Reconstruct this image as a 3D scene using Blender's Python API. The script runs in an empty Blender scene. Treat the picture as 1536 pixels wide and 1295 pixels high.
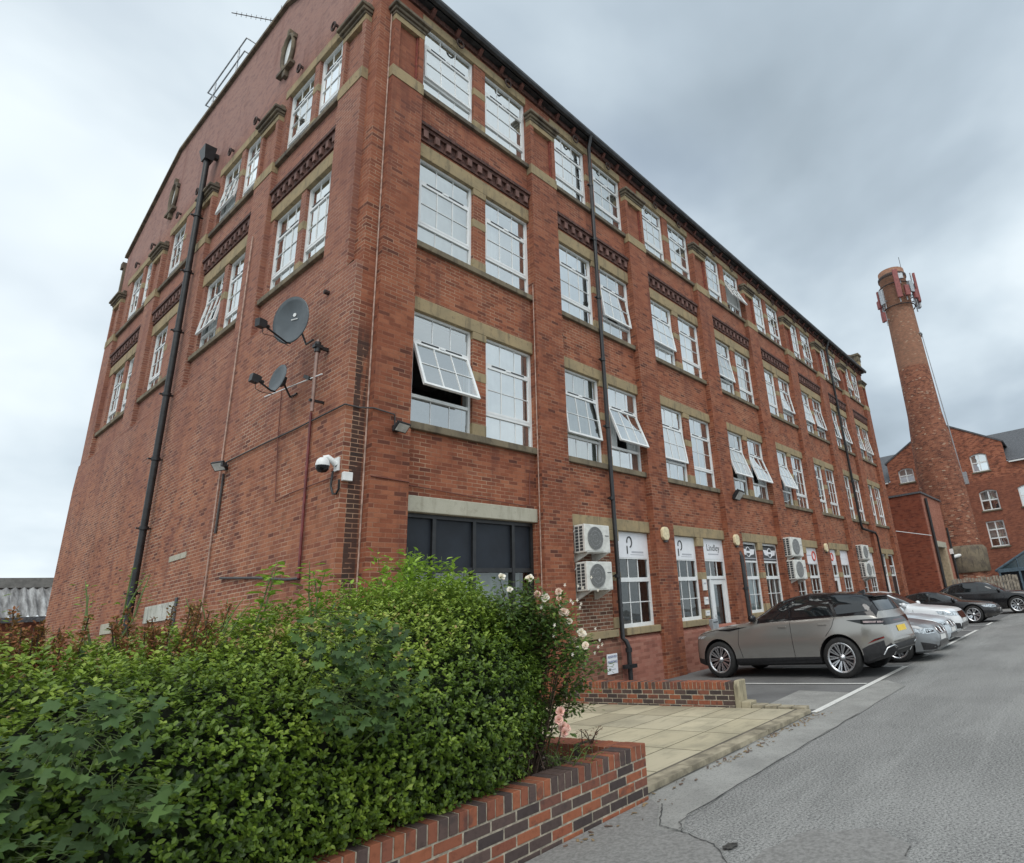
import bpy, bmesh, math, random
import numpy as np
from mathutils import Vector, Matrix, noise
from mathutils.bvhtree import BVHTree
from mathutils.geometry import delaunay_2d_cdt
random.seed(7); rng = np.random.default_rng(11)
SC = bpy.context.scene; COL = SC.collection
R = math.radians

# ------------------------------------------------------------------ helpers
class MB:
    def __init__(s): s.v = []; s.f = []; s.m = []; s.sm = []
    def add(s, verts, faces, mat=0, smooth=False):
        b = len(s.v); s.v += [tuple(p) for p in verts]
        for f in faces:
            s.f.append([i + b for i in f]); s.m.append(mat); s.sm.append(smooth)
        return s
    def box(s, x0, x1, y0, y1, z0, z1, mat=0):
        return s.add([(x0,y0,z0),(x1,y0,z0),(x1,y1,z0),(x0,y1,z0),(x0,y0,z1),(x1,y0,z1),(x1,y1,z1),(x0,y1,z1)],
              [(0,3,2,1),(4,5,6,7),(0,1,5,4),(1,2,6,5),(2,3,7,6),(3,0,4,7)], mat)
    def obox(s, c, ax, ay, az, hx, hy, hz, mat=0):
        c = Vector(c); ax = Vector(ax).normalized()*hx; ay = Vector(ay).normalized()*hy; az = Vector(az).normalized()*hz
        P = [c+i*ax+j*ay+k*az for k in (-1,1) for i,j in ((-1,-1),(1,-1),(1,1),(-1,1))]
        return s.add(P, [(0,3,2,1),(4,5,6,7),(0,1,5,4),(1,2,6,5),(2,3,7,6),(3,0,4,7)], mat)
    def tube(s, path, r, n=8, mat=0, closed=False, cap=True):
        P = [Vector(p) for p in path]; m = len(P); rs = r if isinstance(r, (list, tuple)) else [r]*m
        rings = []; up = None
        for i, p in enumerate(P):
            if closed: t = (P[(i+1) % m]-P[i-1])
            else: t = (P[min(i+1, m-1)]-P[max(i-1, 0)])
            t.normalize()
            if up is None:
                up = Vector((0,0,1)) if abs(t.z) < .9 else Vector((1,0,0))
            a = t.cross(up)
            if a.length < 1e-4: a = t.cross(Vector((0,1,0)))
            a.normalize(); b = a.cross(t).normalized(); up = b
            rings.append([p+rs[i]*(math.cos(2*math.pi*k/n)*a+math.sin(2*math.pi*k/n)*b) for k in range(n)])
        V = [q for ring in rings for q in ring]; F = []
        for i in range(m if closed else m-1):
            j = (i+1) % m
            for k in range(n):
                F.append((i*n+k, i*n+(k+1) % n, j*n+(k+1) % n, j*n+k))
        s.add(V, F, mat, True)
        if cap and not closed:
            s.add(rings[0], [tuple(range(n))[::-1]], mat); s.add(rings[-1], [tuple(range(n))], mat)
        return s
    def cyl(s, c0, c1, r, n=16, mat=0): return s.tube([c0, c1], r, n, mat)
    def prism(s, poly, axis, lo, hi, mat=0):
        # poly: 2D in the two remaining axes (x: (y,z), y: (x,z), z: (x,y))
        def mk(p, t): return {'x': (t, p[0], p[1]), 'y': (p[0], t, p[1]), 'z': (p[0], p[1], t)}[axis]
        n = len(poly); V = [mk(p, lo) for p in poly]+[mk(p, hi) for p in poly]
        s.add(V, [tuple(range(n)), tuple(range(2*n-1, n-1, -1))]+[(i, i+n, (i+1) % n+n, (i+1) % n) for i in range(n)], mat)
        return s
    def lathe(s, prof, n=32, mat=0, axis='y', c=(0,0,0), smooth=True):
        V = []; F = []; m = len(prof)
        for k in range(n):
            a = 2*math.pi*k/n
            for r, h in prof:
                if axis == 'y': V.append((c[0]+r*math.cos(a), c[1]+h, c[2]+r*math.sin(a)))
                else: V.append((c[0]+r*math.cos(a), c[1]+r*math.sin(a), c[2]+h))
        for k in range(n):
            for i in range(m-1):
                F.append((k*m+i, k*m+i+1, ((k+1) % n)*m+i+1, ((k+1) % n)*m+i))
        return s.add(V, F, mat, smooth)
    def mesh(s, name, mats, fix=True):
        me = bpy.data.meshes.new(name); me.from_pydata(s.v, [], s.f)
        for m in mats: me.materials.append(m)
        me.polygons.foreach_set('material_index', s.m); me.polygons.foreach_set('use_smooth', s.sm)
        if fix:
            bm = bmesh.new(); bm.from_mesh(me); bmesh.ops.recalc_face_normals(bm, faces=bm.faces); bm.to_mesh(me); bm.free()
        me.update(); return me
    def build(s, name, mats, parent=None, loc=None, rz=0, fix=True, bevel=0):
        if not isinstance(mats, (list, tuple)): mats = [mats]
        return link(name, s.mesh(name, mats, fix), parent, loc, rz, bevel)

def link(name, me, parent=None, loc=None, rz=0, bevel=0):
    o = bpy.data.objects.new(name, me); COL.objects.link(o); o.parent = parent
    if loc is not None: o.location = loc
    if rz: o.rotation_euler = (0, 0, rz)
    if bevel:
        m = o.modifiers.new('Bevel', 'BEVEL'); m.width = bevel; m.segments = 2; m.limit_method = 'ANGLE'; m.angle_limit = R(35)
    return o
def empty(name, loc, label, cat, group=None, rz=0):
    o = bpy.data.objects.new(name, None); COL.objects.link(o); o.location = loc; o.rotation_euler = (0, 0, rz)
    o.empty_display_size = .2
    return tag(o, label, cat, group)
def tag(o, label=None, cat=None, group=None, kind=None):
    if label: o['label'] = label
    if cat: o['category'] = cat
    if group: o['group'] = group
    if kind: o['kind'] = kind
    return o
def text_mesh(txt, size, mat, parent, loc, name='lettering', rot=(R(90),0,0), ext=.002, bold=0, align='CENTER'):
    cu = bpy.data.curves.new('t', 'FONT'); cu.body = txt; cu.size = size; cu.extrude = ext; cu.align_x = align; cu.align_y = 'CENTER'; cu.offset = bold
    t = bpy.data.objects.new('t', cu); COL.objects.link(t)
    me = bpy.data.meshes.new_from_object(t.evaluated_get(bpy.context.evaluated_depsgraph_get()))
    bpy.data.objects.remove(t); me.materials.clear(); me.materials.append(mat)
    o = bpy.data.objects.new(name, me); COL.objects.link(o); o.parent = parent; o.location = loc; o.rotation_euler = rot
    return o

# ------------------------------------------------------------------ node helper
class NT:
    def __init__(s, name):
        s.mat = bpy.data.materials.new(name); s.mat.use_nodes = True; s.t = s.mat.node_tree; s.t.nodes.clear()
        s.out = s.t.nodes.new('ShaderNodeOutputMaterial')
    def n(s, typ, **kw):
        nd = s.t.nodes.new(typ)
        for k, v in kw.items():
            if k.startswith('_'): setattr(nd, k[1:], v)
        for k, v in kw.items():
            if not k.startswith('_'): s.set(nd.inputs[k.replace('__', ' ')], v)
        return nd
    def set(s, inp, v):
        if isinstance(v, bpy.types.NodeSocket): s.t.links.new(v, inp)
        elif isinstance(v, (tuple, list)) and len(v) == 3 and inp.type == 'RGBA': inp.default_value = (*v, 1)
        else: inp.default_value = v
    def math(s, op, a, b=None, c=None, clamp=False):
        nd = s.t.nodes.new('ShaderNodeMath'); nd.operation = op; nd.use_clamp = clamp
        for i, v in enumerate((a, b, c)):
            if v is not None: s.set(nd.inputs[i], v)
        return nd.outputs[0]
    def mix(s, f, a, b, blend='MIX'):
        nd = s.t.nodes.new('ShaderNodeMix'); nd.data_type = 'RGBA'; nd.blend_type = blend; nd.clamp_factor = True
        s.set(nd.inputs[0], f); s.set(nd.inputs[6], a); s.set(nd.inputs[7], b); return nd.outputs[2]
    def fmix(s, f, a, b):
        nd = s.t.nodes.new('ShaderNodeMix'); nd.data_type = 'FLOAT'
        s.set(nd.inputs[0], f); s.set(nd.inputs[2], a); s.set(nd.inputs[3], b); return nd.outputs[0]
    def noise(s, vec, scale, detail=3, rough=.55, dist=0):
        nd = s.n('ShaderNodeTexNoise', Scale=scale, Detail=detail, Roughness=rough, Distortion=dist)
        if vec is not None: s.set(nd.inputs['Vector'], vec)
        return nd.outputs['Fac']
    def ramp(s, fac, stops, interp='LINEAR'):
        nd = s.t.nodes.new('ShaderNodeValToRGB'); e = nd.color_ramp.elements; nd.color_ramp.interpolation = interp
        while len(e) < len(stops): e.new(.5)
        for i, (p, c) in enumerate(stops):
            e[i].position = p; e[i].color = (*c, 1) if len(c) == 3 else c
        s.set(nd.inputs[0], fac); return nd.outputs[0]
    def smooth(s, v, lo, hi):
        nd = s.n('ShaderNodeMapRange'); nd.interpolation_type = 'SMOOTHSTEP'
        s.set(nd.inputs[0], v); nd.inputs[1].default_value = lo; nd.inputs[2].default_value = hi; return nd.outputs[0]
    def obj(s): return s.n('ShaderNodeTexCoord').outputs['Object']
    def bsdf(s, **kw):
        b = s.n('ShaderNodeBsdfPrincipled', **kw); s.t.links.new(b.outputs[0], s.out.inputs[0]); return b
    def bump(s, h, strength, dist=.01):
        return s.n('ShaderNodeBump', Height=h, Strength=strength, Distance=dist).outputs[0]

_M = {}
def simple(name, col, rough=.6, metal=0, var=.12, scale=6, bump=0, spec=.5, coat=0):
    if name in _M: return _M[name]
    t = NT(name); v = t.obj(); n1 = t.noise(v, scale, 4)
    c2 = tuple(c*(1-var*2) for c in col); c3 = tuple(min(1, c*(1+var)) for c in col)
    c = t.mix(t.smooth(n1, .3, .7), c2, c3)
    kw = dict(Base__Color=c, Roughness=t.fmix(t.noise(v, scale*3), max(.02, rough-.08), min(1, rough+.08)), Metallic=metal, Specular__IOR__Level=spec)
    if coat: kw.update(Coat__Weight=coat, Coat__Roughness=.05)
    b = t.bsdf(**kw)
    if bump: t.set(b.inputs['Normal'], t.bump(t.noise(v, scale*12, 3), bump))
    _M[name] = t.mat; return t.mat

def wall_uv(t, cyl=None):
    v = t.obj(); sp = t.n('ShaderNodeSeparateXYZ', Vector=v)
    x, y, z = sp.outputs
    if cyl:
        u = t.math('MULTIPLY', t.math('ARCTAN2', y, x), cyl); w = z
    else:
        g = t.n('ShaderNodeNewGeometry'); ns = t.n('ShaderNodeSeparateXYZ', Vector=g.outputs['True Normal'])
        ax = t.math('GREATER_THAN', t.math('ABSOLUTE', ns.outputs[0]), .7)
        az = t.math('GREATER_THAN', t.math('ABSOLUTE', ns.outputs[2]), .7)
        u = t.fmix(ax, x, y); w = t.fmix(az, z, y)
    return v, x, y, z, t.n('ShaderNodeCombineXYZ', X=u, Y=w).outputs[0]

def brick(name, tones, mortar, bw=.225, rh=.075, ms=.006, rough=.85, bump=.5, cyl=None, extra=None, blotch=.25, mor_noise=None, warp=.004):
    t = NT(name); v, x, y, z, uv = wall_uv(t, cyl)
    if warp:
        nz = t.n('ShaderNodeTexNoise', Vector=uv, Scale=3.0, Detail=2.0)
        sv = t.n('ShaderNodeVectorMath', _operation='SUBTRACT'); t.set(sv.inputs[0], nz.outputs['Color']); sv.inputs[1].default_value = (.5,.5,.5)
        sc = t.n('ShaderNodeVectorMath', _operation='SCALE'); t.set(sc.inputs[0], sv.outputs[0]); sc.inputs['Scale'].default_value = warp*4
        ad = t.n('ShaderNodeVectorMath', _operation='ADD'); t.set(ad.inputs[0], uv); t.set(ad.inputs[1], sc.outputs[0]); uv = ad.outputs[0]
    b = t.n('ShaderNodeTexBrick', Vector=uv, Color1=(0,0,0), Color2=(1,1,1), Mortar=(.5,.5,.5), Scale=1.0, Mortar__Size=ms, Mortar__Smooth=.3, Bias=0.0, Brick__Width=bw, Row__Height=rh)
    col = t.ramp(b.outputs['Color'], tones)
    fine = t.noise(v, 45, 4); big = t.noise(v, .55, 5, .6); mid = t.noise(v, 3.5, 4)
    col = t.mix(t.math('MULTIPLY', t.smooth(fine, .35, .75), .35), col, t.mix(1, col, (.62,.6,.6), 'MULTIPLY'))
    col = t.mix(t.math('MULTIPLY', t.smooth(mid, .5, .72), blotch), col, t.mix(1, col, (.5,.48,.5), 'MULTIPLY'))
    col = t.mix(t.math('MULTIPLY', t.smooth(big, .45, .7), blotch*1.2), col, t.mix(1, col, (.66,.6,.62), 'MULTIPLY'))
    mf = b.outputs['Fac']
    if mor_noise: mf = t.math('MULTIPLY', mf, t.fmix(t.smooth(t.noise(v, mor_noise[0], 3), .38, .62), mor_noise[1], mor_noise[2]))
    mc = t.mix(t.smooth(mid, .35, .7), mortar, tuple(c*.62 for c in mortar))
    col = t.mix(mf, col, mc)
    if extra: col = extra(t, x, y, z, col, mf)
    bs = t.bsdf(Base__Color=col, Roughness=rough, Specular__IOR__Level=.25)
    h = t.math('ADD', t.math('MULTIPLY', b.outputs['Fac'], -1.0), t.math('MULTIPLY', fine, .5))
    t.set(bs.inputs['Normal'], t.bump(h, bump, .006))
    return t.mat

def band(t, v, lo, hi, soft=.3):  # 1 between lo and hi
    return t.math('MULTIPLY', t.smooth(v, lo-soft, lo+soft), t.math('SUBTRACT', 1.0, t.smooth(v, hi-soft, hi+soft)))

RED = [(0,(.12,.047,.034)),(.10,(.205,.070,.042)),(.30,(.265,.088,.049)),(.65,(.315,.108,.058)),(.92,(.37,.14,.076)),(1,(.25,.094,.06))]
def soot_front(t, x, y, z, col, mf):
    vtx = t.n('ShaderNodeCombineXYZ', X=t.math('MULTIPLY', x, 5.0), Y=0.0, Z=t.math('MULTIPLY', z, .8)).outputs[0]
    n = t.noise(vtx, 1.0, 4)
    s = t.math('MULTIPLY', t.math('MULTIPLY', band(t, x, -.35, .21, .03), band(t, z, 1.6, 6.5, .5)), t.smooth(n, .3, .46))
    s = t.math('MULTIPLY', s, t.math('GREATER_THAN', .5, mf))
    col = t.mix(t.math('MULTIPLY', s, .85), col, (.035,.03,.028))
    # mauve weathered tone on the upper storeys
    up = t.math('MULTIPLY', t.smooth(z, 7.0, 14.0), .35)
    col = t.mix(up, col, (.25,.098,.066))
    sv = t.n('ShaderNodeCombineXYZ', X=t.math('MULTIPLY', x, 2.2), Z=t.math('MULTIPLY', z, .22)).outputs[0]
    return t.mix(t.math('MULTIPLY', t.smooth(t.noise(sv, 1.0, 5, .6), .52, .68), .5), col, (.13,.05,.038))
M = {}
M['brick'] = brick('pressed_red_brick', RED, (.46,.31,.21), ms=.007, extra=soot_front, mor_noise=(1.0,.22,1.0), blotch=.42)
M['brick_pil'] = brick('pilaster_red_brick', [(p,tuple(c*.94 for c in k)) for p,k in RED], (.40,.25,.17), ms=.006, extra=soot_front, mor_noise=(1.1,.2,.9), blotch=.42)
def gab(t, x, y, z, col, mf):
    vv = t.n('ShaderNodeCombineXYZ', X=y, Y=0.0, Z=t.math('MULTIPLY', z, 1.0)).outputs[0]
    n = t.noise(vv, .45, 5, .6)
    up = t.math('MULTIPLY', t.smooth(t.math('ADD', z, t.math('MULTIPLY', n, 6.0)), 6.5, 13.0), t.math('GREATER_THAN', x, -1.0))
    col = t.mix(t.math('MULTIPLY', up, .45), col, (.28,.142,.115))
    wn = t.noise(t.n('ShaderNodeCombineXYZ', X=t.math('MULTIPLY', y, 2.6), Z=t.math('MULTIPLY', z, 6.0)).outputs[0], 1.0, 6, .75)
    col = t.mix(t.math('MULTIPLY', t.smooth(z, 14.2, 15.4), t.fmix(wn, .3, .95)), col, (.35,.225,.20))
    col = t.mix(t.math('MULTIPLY', t.math('MULTIPLY', t.smooth(wn, .50, .58), t.smooth(z, 13.8, 15)), .55), col, (.19,.105,.095))
    s = t.math('MULTIPLY', t.smooth(t.noise(vv, .9, 5, .65), .52, .7), band(t, z, 3.5, 9, 1.5))
    col = t.mix(t.math('MULTIPLY', s, .5), col, (.20,.085,.07))
    r = t.math('MULTIPLY', t.math('MULTIPLY', t.smooth(t.noise(vv, 1.7, 4), .5, .6), band(t, z, 0, 5.5, 1.0)), .35)
    col = t.mix(r, col, (.40,.165,.09))
    sv = t.n('ShaderNodeCombineXYZ', X=t.math('MULTIPLY', y, 1.6), Z=t.math('MULTIPLY', z, .25)).outputs[0]
    return t.mix(t.math('MULTIPLY', t.smooth(t.noise(sv, 1.0, 5, .6), .50, .70), .45), col, (.15,.06,.048))
M['gable'] = brick('gable_common_brick', [(0,(.13,.048,.035)),(.15,(.24,.085,.052)),(.5,(.32,.122,.068)),(.85,(.38,.155,.085)),(1,(.23,.09,.06))], (.52,.37,.27), ms=.0085, extra=gab, mor_noise=(.5,.35,1.0), blotch=.45)
M['brown'] = brick('brown_infill_brick', [(0,(.10,.05,.035)),(.3,(.19,.085,.055)),(.7,(.27,.12,.075)),(1,(.34,.16,.10))], (.50,.42,.32), ms=.008)
M['plinth'] = brick('painted_plinth_brick', [(0,(.27,.11,.08)),(.5,(.36,.15,.11)),(1,(.40,.19,.14))], (.38,.20,.155), ms=.004, mor_noise=(1.5,.2,1))
M['plinth_brown'] = brick('brown_plinth_brick', [(0,(.13,.06,.042)),(.3,(.20,.092,.064)),(.7,(.27,.125,.085)),(1,(.32,.16,.11))], (.30,.18,.13), ms=.006)
M['chim'] = brick('chimney_brick', [(0,(.10,.038,.03)),(.25,(.21,.072,.045)),(.6,(.28,.10,.058)),(.93,(.33,.13,.075)),(.985,(.40,.27,.19)),(1,(.50,.40,.30))], (.30,.18,.125), ms=.008, cyl=1.4, blotch=.7,
    extra=lambda t,x,y,z,c,mf: t.mix(t.math('MULTIPLY', t.smooth(z, 17.9, 18.1), .45), c, (.33,.20,.135)))
M['annex'] = brick('annex_brick', [(0,(.15,.045,.03)),(.3,(.22,.062,.037)),(.7,(.27,.078,.044)),(1,(.24,.082,.052))], (.23,.09,.06), ms=.005, blotch=.5)
M['annex2'] = brick('annex_side_brick', [(0,(.30,.12,.08)),(.5,(.38,.16,.11)),(1,(.42,.19,.13))], (.36,.17,.12), ms=.005, blotch=.4)
M['far'] = brick('far_mill_brick', [(0,(.14,.05,.035)),(.3,(.28,.09,.055)),(.7,(.38,.13,.07)),(1,(.45,.17,.10))], (.34,.20,.14), ms=.007, blotch=.8,
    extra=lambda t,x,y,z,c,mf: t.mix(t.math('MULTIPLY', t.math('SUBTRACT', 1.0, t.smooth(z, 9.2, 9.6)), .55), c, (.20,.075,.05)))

def stone_mat(name, a, b, c, joint=None):
    t = NT(name); v = t.obj()
    col = t.mix(t.smooth(t.noise(v, 2.2, 5), .3, .7), a, b)
    col = t.mix(t.math('MULTIPLY', t.smooth(t.noise(v, 9, 5, .65), .52, .75), .6), col, c)
    st = t.n('ShaderNodeMapping', Vector=v); st.inputs['Scale'].default_value = (5, 5, .9)
    col = t.mix(t.math('MULTIPLY', t.smooth(t.noise(st.outputs[0], 1.3, 4, .6), .50, .68), .55), col, c)
    bs = t.bsdf(Base__Color=col, Roughness=.9, Specular__IOR__Level=.2)
    t.set(bs.inputs['Normal'], t.bump(t.noise(v, 60, 4), .35)); return t.mat
M['stone'] = stone_mat('buff_sandstone', (.37,.285,.165), (.29,.235,.145), (.13,.11,.08))
M['stone_d'] = stone_mat('sooty_sandstone', (.12,.10,.08), (.20,.165,.115), (.04,.036,.032))
M['sill'] = stone_mat('grimy_sill_stone', (.15,.125,.09), (.23,.19,.13), (.07,.06,.05))
M['concrete'] = stone_mat('pale_concrete_lintel', (.46,.44,.36), (.40,.385,.31), (.30,.28,.22))
M['dentil'] = simple('dark_moulded_brick', (.10,.045,.035), .85, var=.3, scale=14, bump=.3)
M['upvc'] = simple('white_upvc', (.78,.80,.80), .35, var=.04, scale=3)
M['slot'] = simple('dark_vent', (.05,.055,.06), .5)
M['black'] = simple('black_paint', (.018,.019,.021), .42, var=.2, scale=8)
M['blackpanel'] = simple('navy_black_panel', (.014,.019,.028), .55, var=.15, scale=2, spec=.4)
M['gutter'] = simple('black_gutter', (.03,.032,.035), .5, var=.3, scale=5)
M['slate'] = simple('roof_slate', (.10,.105,.115), .7, var=.25, scale=12, bump=.4)
M['dark'] = simple('room_dark', (.05,.05,.05), .9)
M['ceil'] = simple('room_ceiling', (.55,.55,.53), .9, var=.05)
M['iron'] = simple('rusted_iron', (.07,.045,.04), .8, var=.3, scale=20)
M['metal'] = simple('galvanised_steel', (.42,.44,.46), .45, .7, var=.15, scale=10)
M['white'] = simple('white_plastic', (.76,.77,.76), .4, var=.05)
M['cream'] = simple('cream_plastic', (.72,.62,.40), .5, var=.1, scale=12)
M['acw'] = simple('ac_casing', (.66,.66,.62), .5, var=.08, scale=8)
M['acg'] = simple('ac_grille', (.30,.31,.31), .5, var=.1, scale=30)
M['acd'] = simple('ac_dark', (.05,.055,.06), .6)
M['redpipe'] = simple('dark_red_conduit', (.17,.035,.035), .5, var=.2, scale=5)
M['pinkpipe'] = simple('weathered_pink_conduit', (.46,.31,.25), .7, var=.2, scale=9)
M['cable'] = simple('grey_black_cable', (.06,.055,.055), .6)
M['browncable'] = simple('brown_cable', (.16,.055,.04), .7)
M['signw'] = simple('white_sign_board', (.80,.81,.84), .4, var=.02)
M['signg'] = simple('charcoal_sign_print', (.06,.065,.07), .5, var=.02)
M['signlg'] = simple('light_grey_print', (.45,.46,.50), .5, var=.02)
M['signblue'] = simple('blue_grey_print', (.17,.20,.33), .5, var=.02)
M['signred'] = simple('red_print', (.62,.10,.07), .5, var=.02)
M['bracket'] = simple('sooty_bracket_brick', (.13,.05,.038), .85, var=.2, scale=10)
M['brickredtrim'] = simple('deep_red_moulding', (.25,.062,.045), .8, var=.2, scale=10)

def glass_mat(name, tint=(1,1,1), ior=1.85, base=0.0):
    t = NT(name); fr0 = t.n('ShaderNodeFresnel', IOR=ior); fr = t.math('ADD', t.math('MULTIPLY', fr0.outputs[0], 1-base), base)
    nz = t.noise(t.obj(), .9, 2); bmp = t.bump(nz, .3, .02)
    tr = t.n('ShaderNodeBsdfTransparent', Color=tint); gl = t.n('ShaderNodeBsdfGlossy', Color=(.97,1,1), Roughness=.0, Normal=bmp)
    mx = t.n('ShaderNodeMixShader'); t.set(mx.inputs[0], fr); t.set(mx.inputs[1], tr.outputs[0]); t.set(mx.inputs[2], gl.outputs[0])
    t.t.links.new(mx.outputs[0], t.out.inputs[0]); return t.mat
M['glass'] = glass_mat('window_glass', (.95,.97,.97), 1.5, .56)
M['glass_b'] = glass_mat('window_glass_grey', (.85,.9,.9), 1.55, .42)
M['glass_c'] = glass_mat('window_glass_dusty', (.95,.96,.93), 1.45, .66)
M['glass_gf'] = glass_mat('shop_glass', (.8,.86,.85), 1.6, .06)
def cloth(name, col, fold):
    t = NT(name); v = t.obj(); sp = t.n('ShaderNodeSeparateXYZ', Vector=v)
    c = t.mix(t.smooth(t.noise(v, 3, 3), .35, .65), col, tuple(k*.85 for k in col))
    d = t.n('ShaderNodeBsdfDiffuse', Color=c); tl = t.n('ShaderNodeBsdfTranslucent', Color=c)
    mx = t.n('ShaderNodeMixShader', Fac=.3); t.set(mx.inputs[1], d.outputs[0]); t.set(mx.inputs[2], tl.outputs[0])
    t.t.links.new(mx.outputs[0], t.out.inputs[0]); return t.mat
M['blind'] = cloth('pale_blind', (.90,.93,.93), 0); M['curtain'] = cloth('grey_curtain', (.66,.70,.74), 1); M['cream_curtain'] = cloth('cream_curtain', (.62,.62,.52), 1)

# ------------------------------------------------------------------ camera and light
cam = bpy.data.cameras.new('camera'); co = bpy.data.objects.new('camera', cam); COL.objects.link(co); SC.camera = co
yw, pt, rl = R(35.76115588), R(17.63267843), R(-4.77317316)
Fw = Vector((math.cos(pt)*math.cos(yw), math.cos(pt)*math.sin(yw), math.sin(pt)))
rt = Fw.cross(Vector((0,0,1))).normalized(); up = rt.cross(Fw)
r2 = math.cos(rl)*rt+math.sin(rl)*up; u2 = -math.sin(rl)*rt+math.cos(rl)*up
co.matrix_world = Matrix(((r2.x,u2.x,-Fw.x,-4.595),(r2.y,u2.y,-Fw.y,-8.885),(r2.z,u2.z,-Fw.z,1.6),(0,0,0,1)))
cam.sensor_width = 36; cam.lens = 36*887.906/1536; cam.shift_x = -(953.218-768)/1536; cam.shift_y = -(647.5-633.674)/1536
cam.clip_end = 3000; cam.clip_start = .05
SUN_AZ, SUN_EL = R(-140), R(52)     # direction towards the sun, from +X
sd = Vector((math.cos(SUN_EL)*math.cos(SUN_AZ), math.cos(SUN_EL)*math.sin(SUN_AZ), math.sin(SUN_EL)))
sl = bpy.data.lights.new('sun', 'SUN'); sl.energy = 1.3; sl.angle = R(40); sl.color = (1,.96,.9)
so = bpy.data.objects.new('sun', sl); COL.objects.link(so); so.rotation_euler = (-sd).to_track_quat('-Z', 'Y').to_euler()
W = bpy.data.worlds.new('World'); SC.world = W; W.use_nodes = True; wt = W.node_tree; wt.nodes.clear()
class WN(NT):
    def __init__(s, t): s.t = t
w = WN(wt)
sky = wt.nodes.new('ShaderNodeTexSky'); sky.sky_type = 'NISHITA'; sky.sun_disc = False; sky.sun_elevation = SUN_EL; sky.sun_rotation = math.pi/2-SUN_AZ
tc = w.n('ShaderNodeTexCoord'); sp = w.n('ShaderNodeSeparateXYZ', Vector=tc.outputs['Generated'])
den = w.math('ADD', w.math('MAXIMUM', sp.outputs[2], 0.0), .42)
pv = w.n('ShaderNodeCombineXYZ', X=w.math('DIVIDE', sp.outputs[0], den), Y=w.math('DIVIDE', sp.outputs[1], den), Z=0.0).outputs[0]
n1 = w.noise(pv, 1.35, 5, .48, .3); n2 = w.noise(pv, 3.4, 5, .5, .2)
vadd = w.n('ShaderNodeVectorMath', _operation='ADD'); w.set(vadd.inputs[0], pv); vadd.inputs[1].default_value = (7.3, 2.1, 0)
n3 = w.noise(vadd.outputs[0], .9, 5, .5)
cl = w.math('ADD', w.math('MULTIPLY', n1, .78), w.math('MULTIPLY', n2, .22))
# broad brightness: paler towards -X (left of the picture), greyer towards +X and overhead; unseen sky towards -Y brightened to light windows and facade
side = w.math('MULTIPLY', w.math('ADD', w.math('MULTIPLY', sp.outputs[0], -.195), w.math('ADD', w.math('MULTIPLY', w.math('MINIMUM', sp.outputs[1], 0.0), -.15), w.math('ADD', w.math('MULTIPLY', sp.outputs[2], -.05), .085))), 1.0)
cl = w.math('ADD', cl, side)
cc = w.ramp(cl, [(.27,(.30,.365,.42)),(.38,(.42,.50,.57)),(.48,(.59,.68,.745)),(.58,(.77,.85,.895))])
blue = w.smooth(n3, .56, .70)
b1 = wt.nodes.new('ShaderNodeBackground'); w.set(b1.inputs[0], sky.outputs[0]); b1.inputs[1].default_value = .10
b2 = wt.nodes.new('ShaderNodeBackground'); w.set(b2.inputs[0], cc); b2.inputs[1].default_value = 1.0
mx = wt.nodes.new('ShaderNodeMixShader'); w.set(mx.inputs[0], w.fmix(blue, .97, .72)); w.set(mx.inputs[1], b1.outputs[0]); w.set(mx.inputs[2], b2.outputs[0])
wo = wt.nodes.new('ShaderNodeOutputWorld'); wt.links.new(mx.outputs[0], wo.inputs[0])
SC.view_settings.view_transform = 'Standard'; SC.view_settings.look = 'None'; SC.view_settings.gamma = 1; SC.view_settings.exposure = .27
SC.cycles.max_bounces = 8; SC.cycles.transparent_max_bounces = 12

# ------------------------------------------------------------------ the mill building
PITCH = 3.942
bld = empty('mill_building', (0,0,0), 'long four storey red brick mill with white windows and buff stone lintels', 'building')
OPX = [(1.03, 2.36), (2.69, 4.00)]
FL = [(5.05, 7.27), (8.72, 10.78), (12.44, 14.38)]

def holes_wall(name, u0, u1, z0, z1, holes, depth, mat, axis, parent, face=0.0, sgn=1):
    """wall slab with real openings; axis 'y': wall plane y=face, u=x ; axis 'x': plane x=face, u=y"""
    us = sorted(set([u0, u1]+[h[i] for h in holes for i in (0, 1)])); zs = sorted(set([z0, z1]+[h[i] for h in holes for i in (2, 3)]))
    mb = MB()
    def pt(u, d, z): return (u, face+d*sgn, z) if axis == 'y' else (face+d*sgn, u, z)
    inside = lambda u, z: any(h[0] < u < h[1] and h[2] < z < h[3] for h in holes)
    for i in range(len(us)-1):
        j = 0
        while j < len(zs)-1:
            um = (us[i]+us[i+1])/2
            if inside(um, (zs[j]+zs[j+1])/2): j += 1; continue
            k = j
            while k < len(zs)-1 and not inside(um, (zs[k]+zs[k+1])/2): k += 1
            for d in (0, depth):
                mb.add([pt(us[i],d,zs[j]), pt(us[i+1],d,zs[j]), pt(us[i+1],d,zs[k]), pt(us[i],d,zs[k])], [(0,1,2,3)])
            j = k
    for a, b, c, e in holes:
        for q in (((a,c),(a,e)), ((b,c),(b,e)), ((a,c),(b,c)), ((a,e),(b,e))):
            (p1, q1), (p2, q2) = q
            mb.add([pt(p1,0,q1), pt(p2,0,q2), pt(p2,depth,q2), pt(p1,depth,q1)], [(0,1,2,3)])
    for q in (((u0,z0),(u0,z1)), ((u1,z0),(u1,z1)), ((u0,z1),(u1,z1)), ((u0,z0),(u1,z0))):
        (p1, q1), (p2, q2) = q
        mb.add([pt(p1,0,q1), pt(p2,0,q2), pt(p2,depth,q2), pt(p1,depth,q1)], [(0,1,2,3)])
    return mb.build(name, mat, parent, fix=False)

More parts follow.
